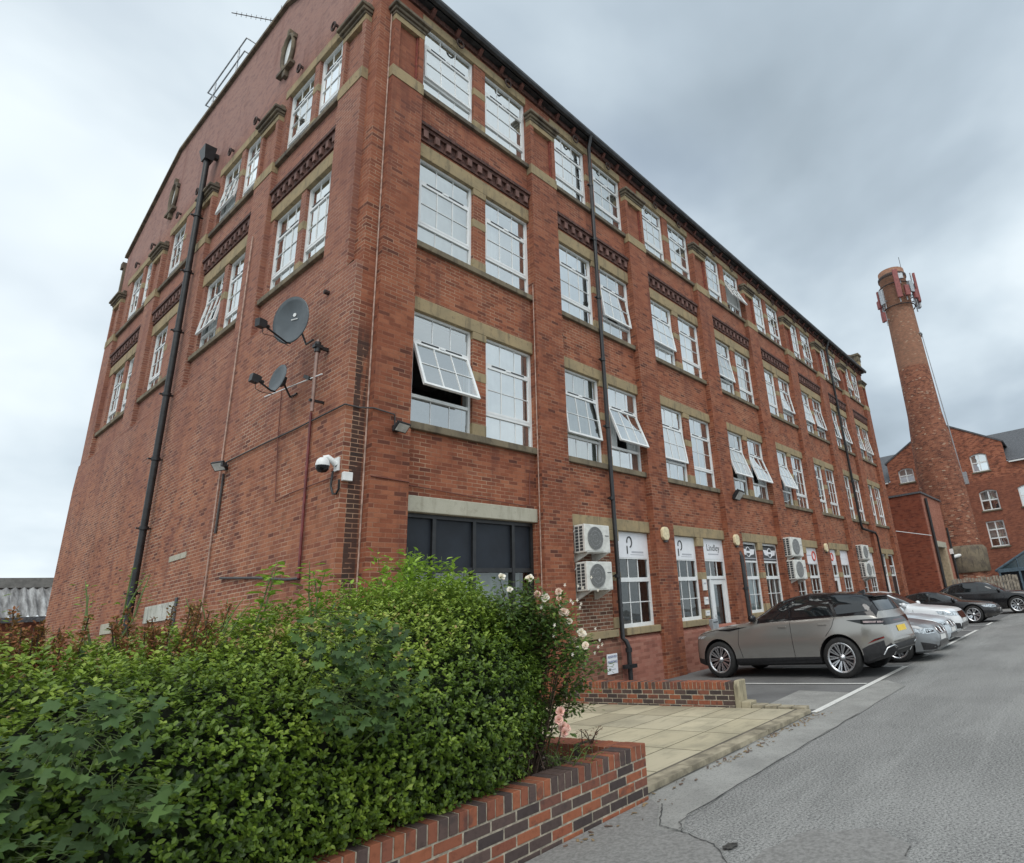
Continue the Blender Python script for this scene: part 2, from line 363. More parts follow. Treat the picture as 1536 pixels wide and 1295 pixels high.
holes = []
for b in range(8):
    for (a, c) in OPX:
        for (z0, z1) in FL: holes.append((a+b*PITCH, c+b*PITCH, z0-.01, z1))
GF = {}  # (bay, slot): kind
gfk = {(1,0):'brown',(1,1):'sign',(2,0):'sign',(2,1):'door',(3,0):'wing',(3,1):'wing',(4,0):'plain',(4,1):'redsign',(5,0):'slimdoor',(5,1):'blank',(6,0):'plain',(6,1):'blank',(7,0):'tall',(7,1):'door2'}
for (b, s), k in gfk.items():
    a, c = OPX[s]; a += b*PITCH; c += b*PITCH
    z0 = {'door': .12, 'slimdoor': .12, 'door2': .12, 'tall': .6}.get(k, 1.24)
    holes.append((a, c, z0, 3.48))
holes.append((1.03, 3.95, .55, 3.49))
holes_wall('front_wall', 0, 32.6, 0, 14.72, holes, .35, M['brick'], 'y', bld)
# gable
GO = [(1.34, 2.57), (2.80, 4.09)]; GP = 4.06
gh = []
for b in range(4):
    for s, (a, c) in enumerate(GO):
        if b == 2 and s == 0: continue
        for (z0, z1) in FL[1:]: gh.append((a+b*GP, c+b*GP, z0-.01, z1))
holes_wall('gable_wall', .35, 17.7, 0, 14.72, gh, .35, M['gable'], 'x', bld)
mb = MB(); mb.prism([(0,14.72),(17.7,14.72),(17.7,16.0),(12.9,18.1),(4.9,18.1),(0,16.0)], 'x', 0, .35)
mb.build('gable_parapet', M['gable'], bld)
mb = MB()   # thickened lower part of the gable
mb.prism([(0.0,0),(17.95,0),(17.95,7.8),(17.85,8.4),(17.85,8.5),(.35,8.5),(.35,7.8),(0,7.8)], 'x', -.12, 0)
for z in ():
    pass
lower = mb
# cut: thick skin goes only up to 7.8 ; spandrel to the sills is flush behind
lower = MB(); lower.prism([(0,0),(18.05,0),(18.05,7.0),(17.9,7.8),(0,7.8)], 'x', -.12, 0)
lower.build('lower_gable_wall', M['gable'], bld)
MB().prism([(-.125,7.8),(0,7.8),(0,8.0)], 'y', .33, 17.85).build('offset_course', M['gable'], bld)
# coping stones of the parapet
mb = MB()
pp = [(-.05,16.0),(4.88,18.1),(12.92,18.1),(17.75,16.0)]
for i in range(3):
    (a, z0), (c, z1) = pp[i], pp[i+1]
    mb.add([(-.09,a,z0),(-.09,c,z1),(.42,c,z1),(.42,a,z0),(-.09,a,z0+.11),(-.09,c,z1+.11),(.42,c,z1+.11),(.42,a,z0+.11)],
           [(0,3,2,1),(4,5,6,7),(0,1,5,4),(1,2,6,5),(2,3,7,6),(3,0,4,7)])
mb.box(-.12,.45, 17.7,17.95, 15.55,15.8); mb.box(-.06,.4,17.7,17.86,14.3,15.55)
mb.build('parapet_coping', M['stone_d'], bld)
MB().box(32.2,32.75,-.16,.5,15.6,15.95).box(32.15,32.8,-.22,.6,15.95,16.08).build('parapet_coping', M['stone_d'], bld)
MB().box(32.24,32.66,-.14,-.001,14.95,15.6).build('parapet_coping', M['stone'], bld)
# other walls, roof, floors
mb = MB(); mb.box(32.25,32.6,.35,17.7,0,14.72); mb.box(.35,32.25,17.35,17.7,0,14.72)
mb.prism([(0,14.72),(17.7,14.72),(17.7,16.0),(12.9,18.1),(4.9,18.1),(0,16.0)], 'x', 32.25, 32.6)
mb.build('rear_wall', M['gable'], bld)
mb = MB(); mb.add([(.35,-.2,14.9),(32.25,-.2,14.9),(32.25,4.9,17.6),(.35,4.9,17.6),(.35,12.9,17.6),(32.25,12.9,17.6),(.35,17.9,14.9),(32.25,17.9,14.9)],
    [(0,1,2,3),(3,2,5,4),(4,5,7,6)]); mb.build('roof', M['slate'], bld)
mb = MB()
for z in (4.35, 8.0, 11.7, 14.75): mb.box(.36,32.24,.36,17.34,z,z+.2, 1)
for z in (0.0,): mb.box(.36,32.24,.36,17.34,z+.01,z+.1,0)
mb.box(.5,32.2,5.0,5.1,.1,4.35,2); mb.box(.5,32.2,5.0,5.1,4.55,8.0,2); mb.box(.5,32.2,5.0,5.1,8.2,11.7,2); mb.box(.5,32.2,5.0,5.1,11.9,14.75,2)
mb.box(4.8,4.9,.4,4.99,4.6,14.7,2)
mb.build('interior_floors', [M['dark'], M['ceil'], simple('inner_partition', (.30,.30,.28), .9)], bld)
# windows -----------------------------------------------------------
def win_meshes(w, h):
    zb, zt, fr = .245*h, .735*h, .052
    m = MB(); Y0, Y1 = .115, .18
    m.box(0,fr,Y0,Y1,0,h); m.box(w-fr,w,Y0,Y1,0,h); m.box(fr,w-fr,Y0,Y1,0,fr); m.box(fr,w-fr,Y0,Y1,h-fr,h)
    m.box(fr,w-fr,Y0,Y1,zb-.03,zb+.03); m.box(fr,w-fr,Y0,Y1,zt-.03,zt+.03)
    for k in (1, 2):
        x = fr+(w-2*fr)*k/3
        m.box(x-.007,x+.007,Y0+.025,Y1-.01,fr,zb-.03); m.box(x-.007,x+.007,Y0+.025,Y1-.01,zt+.03,h-fr)
    for a, b in ((.16,.44),(.56,.84)): m.box(w*a,w*b,Y0-.012,Y0+.01,zt-.012,zt+.012,1)
    m.box(w*.46,w*.54,Y0-.02,Y0+.01,zt-.02,zt+.02,0)
    m.box(0,.012,Y1+.001,.34,0,h,2); m.box(w-.012,w,Y1+.001,.34,0,h,2); m.box(.012,w-.012,Y1+.001,.34,h-.012,h,2)
    f = m.mesh('window', [M['upvc'], M['slot'], simple('plaster_reveal', (.5,.51,.5), .9)])
    yy = .15
    p = [MB().add([(fr,yy,fr),(w-fr,yy,fr),(w-fr,yy,zb),(fr,yy,zb)], [(0,1,2,3)]).mesh('pane', [M['glass']], False), MB().add([(fr,yy,zt),(w-fr,yy,zt),(w-fr,yy,h-fr),(fr,yy,h-fr)], [(0,1,2,3)]).mesh('pane', [M['glass']], False)]
    # sash: origin at its hinge
    s = MB(); hh = zt-.03-(zb+.03); sw = w-2*fr-.004; a = .045
    s.box(0,a,-.02,.03,-hh,0); s.box(sw-a,sw,-.02,.03,-hh,0); s.box(a,sw-a,-.02,.03,-hh,-hh+a); s.box(a,sw-a,-.02,.03,-a,0)
    for k in (1, 2): x = a+(sw-2*a)*k/3; s.box(x-.007,x+.007,-.012,.022,-hh+a,-a)
    s.box(a,sw-a,-.0121,.0221,-hh/2-.007,-hh/2+.007)
    s.add([(a,.004,-hh+a),(sw-a,.004,-hh+a),(sw-a,.004,-a),(a,.004,-a)], [(0,1,2,3)], 1)
    s = s.mesh('sash', [M['upvc'], M['glass']])
    return f, p, s, zb, zt, fr
def curtain_meshes(w, h):
    out = []
    def sheet(x0, x1, z0, z1, amp, freq, mat, y=.235):
        m = MB(); n = 60; V = []; F = []
        for i in range(n+1):
            x = x0+(x1-x0)*i/n; yy = y+amp*math.sin(i*freq)+amp*.5*math.sin(i*freq*.37+1)
            V += [(x,yy,z0),(x,yy,z1)]
        for i in range(n): F.append((2*i,2*i+2,2*i+3,2*i+1))
        m.add(V, F, 0, True); return m, mat
    def fin(lst):
        m = MB(); mats = []
        for (k, mt) in lst:
            mats.append(mt); m.add(k.v, k.f, len(mats)-1, True)
        return m.mesh('curtain', mats, False)
    out.append(fin([sheet(0,w,-.05,h+.05,.003,.9,M['blind'],.20)]))
    out.append(fin([sheet(0,w,-.05,h+.05,.018,1.3,M['blind'])]))
    out.append(fin([sheet(0,w,-.05,h+.05,.03,.8,M['curtain']), ]))
    out.append(fin([sheet(0,w*.36,-.05,h+.05,.025,1.1,M['blind']), sheet(w*.7,w,-.05,h+.05,.025,1.1,M['blind'])]))
    out.append(fin([sheet(0,w,h*.3,h+.05,.004,.9,M['blind'],.20)]))
    out.append(fin([sheet(0,w,-.05,h+.05,.028,1.0,M['cream_curtain'])]))
    return out
_wc = {}
def window(x, y, z, w, h, rz, open_deg, cur, parent=bld):
    key = (round(w, 3), round(h, 3))
    if key not in _wc: _wc[key] = (win_meshes(w, h), curtain_meshes(w, h))
    (f, p, s, zb, zt, fr), cs = _wc[key]
    o = link('window', f, parent, (x, y-.045, z) if rz == 0 else (x-.045, y, z), rz)
    gm = window.r.choice([M['glass'], M['glass'], M['glass_b'], M['glass_c']])
    for q_ in p: sl_ = link('pane', q_, o).material_slots[0]; sl_.link = 'OBJECT'; sl_.material = gm
    so_ = link('sash', s, o, (fr+.002, .13, zt-.03)); so_.rotation_euler = (-R(open_deg), 0, 0); so_.material_slots[1].link = 'OBJECT'; so_.material_slots[1].material = gm
    if cur is not None: link('curtain', cs[cur], o)
    return o
window.r = random.Random(77)
opens = {(0,0,0):22,(1,0,0):7,(1,1,0):20,(2,0,0):7,(3,0,0):17,(3,1,0):17,(4,0,0):19,
         (1,1,1):7,(2,0,1):8,(3,0,1):8,(4,1,1):8,(5,0,1):9,(5,1,1):9,(6,0,1):6,(6,1,1):9,(7,0,1):9,(7,1,1):9,
         (0,0,2):3,(3,1,2):24,(5,1,2):3,(6,1,2):10,(7,0,2):9}
rr = random.Random(5)
for b in range(8):
    for s, (a, c) in enumerate(OPX):
        for fl, (z0, z1) in enumerate(FL):
            cur = rr.choice([0,0,0,1,1,0,3]) if fl else rr.choice([1,2,1,5,1,2])
            if (b, s, fl) == (0,0,0): cur = None
            if (b, s, fl) == (0,1,0): cur = 0
            if (b, s, fl) == (1,0,0): cur = 5
            if fl == 0 and b > 4: cur = rr.choice([None, 3, 2])
            if (b, s, fl) in ((3,0,0),(3,1,0),(4,0,0),(1,1,0)): cur = 3
            window(a+b*PITCH, 0, z0, c-a, z1-z0, 0, opens.get((b, s, fl), 0), cur)
for b in range(4):
    for s, (a, c) in enumerate(GO):
        if b == 2 and s == 0: continue
        for fl, (z0, z1) in enumerate(FL[1:]):
            op = 9 if (b == 1 and s == 1) else 0
            window(0, c+b*GP, z0, c-a, z1-z0, -math.pi/2, op, rr.choice([0,1,1,0,4]))
# lintels, sills, stones, dentils -----------------------------------
def front_trim(b):
    x = b*PITCH; a, c = .965+x, 3.998+x
    if b > 0: a = .93+x
    for (z0, z1), (l0, l1) in zip(FL, ((7.262,7.54),(10.772,11.10),(14.372,14.60))):
        m = MB(); m.box(a,c,-.022,.11,l0,l1); m.box(2.352+x,2.698+x,-.022,.11,l0-.16,l0-.0005) if l0 < 14 else None
        m.build('lintel', M['stone'], bld, bevel=.012)
    for z, t_, mt in ((5.05,.13,M['sill']),(8.72,.12,M['sill']),(12.44,.11,M['stone_d'])):
        m = MB(); m.box(a,c+.0,-.085,.16,z-t_,z+.004); m.build('sill', mt, bld, bevel=.012)
    zz = [(z0+.006, z0+.26) for z0, z1 in FL]+[(z0+(z1-z0)*.52, z0+(z1-z0)*.52+.2) for z0, z1 in FL]
    if b > 0: zz += [(1.26,1.5),(2.3,2.5)]
    for za, zb_ in zz: MB().box(2.353+x,2.697+x,-.008,.1,za,zb_).build('pier_stone', M['stone'], bld, bevel=.01)
    m = MB(); m.box(a,c,-.11,.05,11.50,11.58); m.box(a,c,-.07,.05,11.42,11.5); m.box(a,c,-.035,.05,11.16,11.22); m.box(a,c,-.012,.05,11.22,11.42)
    n = 11
    for i in range(n):
        xx = a+.08+(c-a-.26)*i/(n-1); m.box(xx,xx+.11,-.08,-.012,11.24,11.42,1)
    m.build('dentil_course', [M['dentil'], simple('dentil_brick', (.17,.09,.075), .85, var=.2)], bld)
    m = MB()
    if b > 0:
        m.box(a,c,-.022,.1,3.472,3.75); m.box(2.352+x,2.698+x,-.022,.1,3.22,3.4715)
        m.build('lintel', M['stone'], bld, bevel=.012)
        m = MB(); m.prism([(-.09,0),(0,0),(0,1.06),(-.03,1.06),(-.06,1.02),(-.09,.96)], 'x', a, c if b != 1 else 6.36); m.build('plinth', M['plinth'] if b != 1 else M['plinth_brown'], bld)
        if b == 1: MB().prism([(-.09,0),(0,0),(0,1.06),(-.03,1.06),(-.06,1.02),(-.09,.96)], 'x', 6.361, c).build('plinth', M['plinth'], bld)
    else:
        m.box(.96,3.998,-.03,.1,3.482,3.76); m.build('concrete_lintel', M['concrete'], bld, bevel=.015)
for b in range(8): front_trim(b)
# ground sills
for (b, s), k in gfk.items():
    if k in ('sign','wing','plain','redsign','blank','brown'):
        a, c = OPX[s]; x = b*PITCH
        m = MB(); m.box(a+x-.04 if s else a+x+.0, c+x-.002, -.12, .16, 1.09, 1.245); m.build('sill', M['stone'], bld, bevel=.012)
def pilaster(x0, x1, first=False):
    m = MB(); m.box(x0,x1,-.16,0,4.86,12.15); m.box(x0-.0,x1+.0,-.185,0,0,4.86)
    w = .12
    m.box(x0,x0+w,-.16,0,12.42,13.66); m.box(x1-w,x1,-.16,0,12.42,13.66); m.box(x0+w,x1-w,-.075,0,12.42,13.66)
    p = m.build('pilaster', M['brick_pil'], bld)
    m = MB(); m.box(x0-.012,x1+.012,-.175,0,12.15,12.42); m.box(x0-.004,x1+.004,-.168,0,13.66,13.80)
    m.box(x0+w,x0+w+.03,-.11,-.075,12.42,13.66,1); m.box(x1-w-.03,x1-w,-.11,-.075,12.42,13.66,1)
    m.build('stone_band', [M['stone'], M['brickredtrim']], p)
    m = MB(); m.box(x0-.02,x1+.02,-.195,0,13.80,13.87); m.box(x0-.05,x1+.05,-.24,0,13.87,13.95); m.box(x0-.09,x1+.09,-.30,0,13.95,14.03); m.box(x0-.04,x1+.04,-.22,0,14.03,14.08)
    m.build('capital', M['stone_d'], p, bevel=.015)
pilaster(.25, .93)
for k in range(7): pilaster(4.0+PITCH*k, 4.87+PITCH*k)
pilaster(31.6, 32.4)
def gpil(y0, y1, z0=7.8):
    m = MB(); m.box(-.12,0,y0,y1,z0,12.15); w = .13
    m.box(-.12,0,y0,y0+w,12.42,13.7); m.box(-.12,0,y1-w,y1,12.42,13.7); m.box(-.045,0,y0+w,y1-w,12.42,13.7)
    p = m.build('pilaster', M['gable'], bld)
    m = MB(); m.box(-.135,0,y0-.01,y1+.01,12.15,12.42); m.build('stone_band', M['stone'], p); MB().box(-.128,0,y0-.004,y1+.004,13.7,13.84).build('panel_head', M['stone'], p)
    m = MB(); m.box(-.16,0,y0-.02,y1+.02,13.84,13.90); m.box(-.21,0,y0-.05,y1+.05,13.90,13.98); m.box(-.26,0,y0-.08,y1+.08,13.98,14.06); m.box(-.1,0,y0,y1,14.06,14.2)
    m.build('capital', M['stone_d'], p, bevel=.015)
gpil(.33, 1.24)
for k in range(3): gpil(4.28+GP*k, 5.25+GP*k)
gpil(16.75, 17.72)
for b in range(4):
    y = b*GP; a, c = 1.25+y, 4.275+y
    if b == 3: c = 16.745
    for (l0, l1) in ((10.772,11.10),(14.372,14.62)):
        m = MB(); m.box(-.022,.11,a,c,l0,l1); m.build('lintel', M['stone'], bld, bevel=.012)
    for z, mt in ((8.72,M['sill']),(12.44,M['stone_d'])):
        m = MB(); m.box(-.085,.16,a,c,z-.12,z+.004); m.build('sill', mt, bld, bevel=.012)
    m = MB(); m.box(-.11,.05,a,c,11.50,11.58); m.box(-.07,.05,a,c,11.42,11.5); m.box(-.035,.05,a,c,11.16,11.22); m.box(-.012,.05,a,c,11.22,11.42)
    for i in range(11):
        yy = a+.08+(c-a-.26)*i/10; m.box(-.08,-.012,yy,yy+.11,11.24,11.42,1)
    m.build('dentil_course', [M['dentil'], _M['dentil_brick']], bld)
    for z0, z1 in FL[1:]:
        for za, zb_ in ((.006,.26),(1.05,1.25)): MB().box(-.008,.1,2.563+y,2.807+y,z0+za,z0+zb_).build('pier_stone', M['stone'], bld, bevel=.01)
# oval gable vents with stone surround
for yc in (4.45, 12.7):
    m = MB(); pts = [(-.05, yc+.30*math.cos(a), 16.05+.55*math.sin(a)) for a in [2*math.pi*i/28 for i in range(28)]]
    m.tube(pts, .055, 6, 0, closed=True); m.box(-.12,0,yc-.40,yc+.40,15.40,15.50); m.box(-.10,0,yc-.08,yc+.08,15.2,15.40); m.box(-.10,0,yc-.07,yc+.07,16.62,16.78)
    for sx in (-1, 1): m.box(-.09,0,yc+sx*.31-.05,yc+sx*.31+.05,16.3,16.44)
    m.add([(-.012,p[1],p[2]) for p in pts], [tuple(range(28))], 1)
    m.build('oval_vent', [M['stone_d'], M['upvc']], bld, bevel=.01)
# tie rings
def ring(c, axis):
    m = MB(); pts = []
    for i in range(14):
        a = 2*math.pi*i/14
        pts.append((c[0]+.09*math.cos(a), c[1], c[2]+.11*math.sin(a)) if axis == 'y' else (c[0], c[1]+.09*math.cos(a), c[2]+.11*math.sin(a)))
    m.tube(pts, .022, 6, closed=True)
    if axis == 'y': m.box(c[0]-.02,c[0]+.02,c[1],-.0,c[2]+.06,c[2]+.12)
    else: m.box(c[0],0,c[1]-.02,c[1]+.02,c[2]+.06,c[2]+.12)
    m.build('iron_ring', M['iron'], bld)
for b in range(8):
    for s in (1.9, 3.35): ring((s+b*PITCH, -.09, 14.52), 'y')
for b in range(4):
    for s in (1.85, 3.5): ring((-.1, s+b*GP, 14.75), 'x')
# gutter with brackets
m = MB(); prof = [(-.36,14.94),(-.36,14.87),(-.32,14.81),(-.24,14.81),(-.20,14.87),(-.20,14.94)]
m.prism(prof, 'x', -.12, 32.75); m.box(-.1,32.7,-.20,.0,14.805,14.9); m.box(0,32.6,-.06,0,14.66,14.8,1)
m.build('gutter', [M['gutter'], M['dentil']], bld)
x = .5
while x < 32.4:
    MB().prism([(-.19,14.80),(0,14.80),(0,14.64),(-.07,14.67),(-.14,14.73)], 'x', x-.045, x+.045).build('gutter_bracket', M['bracket'], bld); x += .657
# downpipes
def pipe(path, r, mat, name, collars=(), head=None):
    m = MB(); m.tube(path, r, 12)
    for (x, y, z) in collars: m.cyl((x,y,z-.04),(x,y,z+.04), r*1.3, 12); m.box(x-r*2,x+r*2,y,y+.06,z-.015,z+.015)
    o = m.build(name, mat, bld); return o
pipe([(6.3,-.3,14.85),(6.33,-.16,14.5),(6.34,-.14,12),(6.36,-.14,5),(6.38,-.14,1.05),(6.42,-.2,.98),(6.44,-.24,.86),(6.44,-.24,.0)], .052, M['black'], 'downpipe', [(6.34,-.14,z) for z in (13.2,11.4,9.6,7.8,6.0,4.2,2.4)])
MB().box(6.3,6.58,-.34,-.14,.42,.5).cyl((6.44,-.24,.75),(6.44,-.24,.84),.075).build('pipe_bracket', M['black'], bld)
pipe([(12.5,0,3.07),(12.5,-.16,3.07),(12.5,-.2,2.95),(12.52,-.2,0)], .075, M['black'], 'downpipe', [(12.5,-.2,2.0),(12.5,-.2,.9)])
pipe([(25.95,-.3,14.8),(25.95,-.12,14.4),(26.05,-.12,4.8),(26.15,-.12,4.62),(28.0,-.2,4.5),(28.2,-.2,4.3),(28.2,-.2,0)], .062, M['black'], 'downpipe', [(26.0,-.12,z) for z in (13,11,9,7)])
o = pipe([(-.26,8.86,15.15),(-.26,8.86,8),(-.26,8.88,2.2),(-.26,8.88,0)], .075, M['black'], 'downpipe', [(-.26,8.86,z) for z in (13.2,11.4,9.6,7.8,6.1,4.4,2.9)])
m = MB(); m.add([(-.42,8.62,15.5),(-.12,8.62,15.5),(-.12,9.1,15.5),(-.42,9.1,15.5),(-.36,8.72,15.1),(-.14,8.72,15.1),(-.14,9.0,15.1),(-.36,9.0,15.1)],
  [(0,1,2,3),(4,7,6,5),(0,4,5,1),(1,5,6,2),(2,6,7,3),(3,7,4,0)]); m.box(-.12,0,8.8,8.95,15.3,15.45); m.build('rainwater_head', M['black'], o)
# conduits and cables
pipe([(-.15,4.83,10.6),(-.15,4.84,8),(-.15,4.86,4),(-.15,4.83,1.5)], .016, M['pinkpipe'], 'conduit')
pipe([(-.15,4.66,4.9),(-.15,4.68,3.7)], .022, M['cable'], 'conduit')
pipe([(-.16,1.08,5.25),(-.16,1.0,2.5)], .022, M['redpipe'], 'conduit')
pipe([(-.15,1.0,2.5),(-.15,1.4,2.52),(-.15,2.6,2.66),(-.15,4.14,2.8)], .022, M['cable'], 'cable')
pipe([(-.15,2.37,6.06),(-.15,2.3,5.1),(-.15,2.14,3.9),(-.15,1.6,3.95),(-.15,.9,3.95),(-.15,.05,3.95)], .009, M['browncable'], 'cable')
pipe([(-.15,4.6,5.13),(-.15,2.8,5.12),(-.15,1.78,5.10),(-.15,.14,5.10),(-.15,-.03,5.10),(.1,-.02,5.1),(.24,-.19,5.08),(.62,-.19,5.05),(.63,-.19,4.83)], .014, M['cable'], 'cable')
pipe([(.235,-.02,14.0),(.235,-.02,8),(.235,-.02,.5)], .014, M['pinkpipe'], 'conduit')
pipe([(3.985,-.10,9.0),(3.985,-.10,4.0),(3.985,-.10,.6)], .012, M['pinkpipe'], 'conduit')
pipe([(.93,-.195,3.93),(.26,-.195,3.95)], .010, M['browncable'], 'cable')
pipe([(.95,-.03,3.93),(2.2,-.03,3.86),(3.6,-.03,3.80),(3.78,-.03,3.84),(3.8,-.03,4.5)], .009, M['browncable'], 'cable')
pipe([(-.06,1.28,14.2),(-.06,1.28,8.0)], .014, M['pinkpipe'], 'conduit')
# plaques and patches on the gable
m = MB(); m.box(-.135,-.1,6.2,7.2,3.42,3.54); m.build('stone_patch', M['concrete'], bld)
m = MB(); m.box(-.16,-.1,6.4,8.2,2.2,2.55); m.box(-.145,-.1,6.3,6.42,1.2,2.62,1); m.build('faded_panel', [stone_mat('peeling_panel', (.42,.42,.36), (.55,.55,.50), (.16,.16,.14)), M['slot']], bld)
m = MB(); m.box(-.15,-.1,10.6,11.5,2.1,2.35); m.build('faded_panel', M['concrete'], bld)
# ground floor infill ----------------------------------------------------
# black shopfront
m = MB(); x0, x1, z0, z1 = 1.03, 3.95, .55, 3.49
m.box(x0,x0+.07,.08,.2,z0,z1); m.box(x1-.07,x1,.08,.2,z0,z1); m.box(x0+.07,x1-.07,.08,.2,z1-.08,z1); m.box(x0+.07,x1-.07,.085,.195,2.50,2.58); m.box(x0+.07,x1-.07,.085,.195,z0,z0+.08)
for x in (1.62, 2.48, 3.42): m.box(x-.035,x+.035,.075,.2,z0+.08,z1-.08)
m.box(3.455,3.88,.09,.19,2.1,2.16); m.box(x0+.07,x1-.07,.09,.19,1.2,1.26)
sf = m.build('shopfront', M['black'], bld)
MB().box(x0+.07,x1-.07,.13,.16,2.58,3.41).build('infill_panel', M['blackpanel'], sf)
m = MB(); m.add([(x0+.07,.14,z0+.08),(x1-.07,.14,z0+.08),(x1-.07,.14,2.5),(x0+.07,.14,2.5)], [(0,1,2,3)]); m.build('pane', M['glass_gf'], sf, fix=False)
MB().box(1.5,3.85,.4,.42,.6,2.6).build('roller_blind', simple('pale_room', (.5,.52,.5), .8), sf)
# bricked opening
a, c = OPX[0][0]+PITCH, OPX[0][1]+PITCH
MB().box(a,c,.03,.2,1.245,3.47).build('brick_infill', M['brown'], bld)
MB().box(a-.035,c+.0,-.03,.0,1.06,1.09).build('brick_infill', M['brown'], bld)
def gf_window(x0, x1, z0, z1, top='glass', bars=True, cur=None, ztop=None):
    w, h = x1-x0, z1-z0; fr = .065; m = MB(); Y0, Y1 = .09, .17
    zt = h-.62; zm = zt-.52
    m.box(0,fr,Y0,Y1,0,h); m.box(w-fr,w,Y0,Y1,0,h); m.box(fr,w-fr,Y0,Y1,0,.09); m.box(fr,w-fr,Y0,Y1,h-fr,h)
    m.box(fr,w-fr,Y0,Y1,zt-.03,zt+.03); m.box(fr,w-fr,Y0-.01,Y1,zm-.05,zm+.05)
    for k in (1, 2):
        x = fr+(w-2*fr)*k/3; m.box(x-.011,x+.011,Y0+.02,Y1-.01,.09,zm-.05); m.box(x-.011,x+.011,Y0+.02,Y1-.01,zm+.05,zt-.03)
    zh = (.09+zm-.05)/2; m.box(fr,w-fr,Y0+.021,Y1-.011,zh-.011,zh+.011)
    m.box(0,.012,Y1+.001,.35,0,h,1); m.box(w-.012,w,Y1+.001,.35,0,h,1)
    o = m.build('window', [M['upvc'], _M['plaster_reveal']], bld, (x0, 0, z0))
    for za, zb_ in [(.09,zm-.05),(zm+.05,zt-.03)]+([(zt+.03,h-fr)] if top == 'glass' else []):
        m = MB(); m.add([(fr,.13,za),(w-fr,.13,za),(w-fr,.13,zb_),(fr,.13,zb_)], [(0,1,2,3)]); m.build('pane', M['glass_gf'], o, fix=False)
    if cur:
        cm = curtain_meshes(w, zm); link('curtain', cm[cur], o)
    return o, zt+z0
def sign(x0, x1, z0, z1, y, mat, label, cat='sign', name='window_sign', depth=.02):
    e = empty(name, (x0, y, z0), label, cat)
    MB().box(0,x1-x0,-depth,0,0,z1-z0).build('board', mat, e, bevel=.003); return e
def p_logo(e, w, h):
    m = MB(); pts = []
    cx, cz, r = w*.40, h*.64, h*.17
    m.tube([(cx-r,-.026,h*.16),(cx-r,-.026,h*.48)], .018, 6)
    arc = [(cx+r*math.cos(a)*.95, -.026, cz+r*1.25*math.sin(a)) for a in [math.pi*1.05-(math.pi*1.5)*i/14 for i in range(15)]]
    m.tube(arc, .018, 6); m.build('logo', M['signg'], e)
    m = MB(); m.box(w*.46,w*.86,-.0235,-.019,h*.20,h*.27); m.build('faint_lettering', M['signlg'], e)
    m = MB(); m.box(w*.42,w*.86,-.023,-.019,h*.115,h*.14); m.build('rule_line', M['signlg'], e)
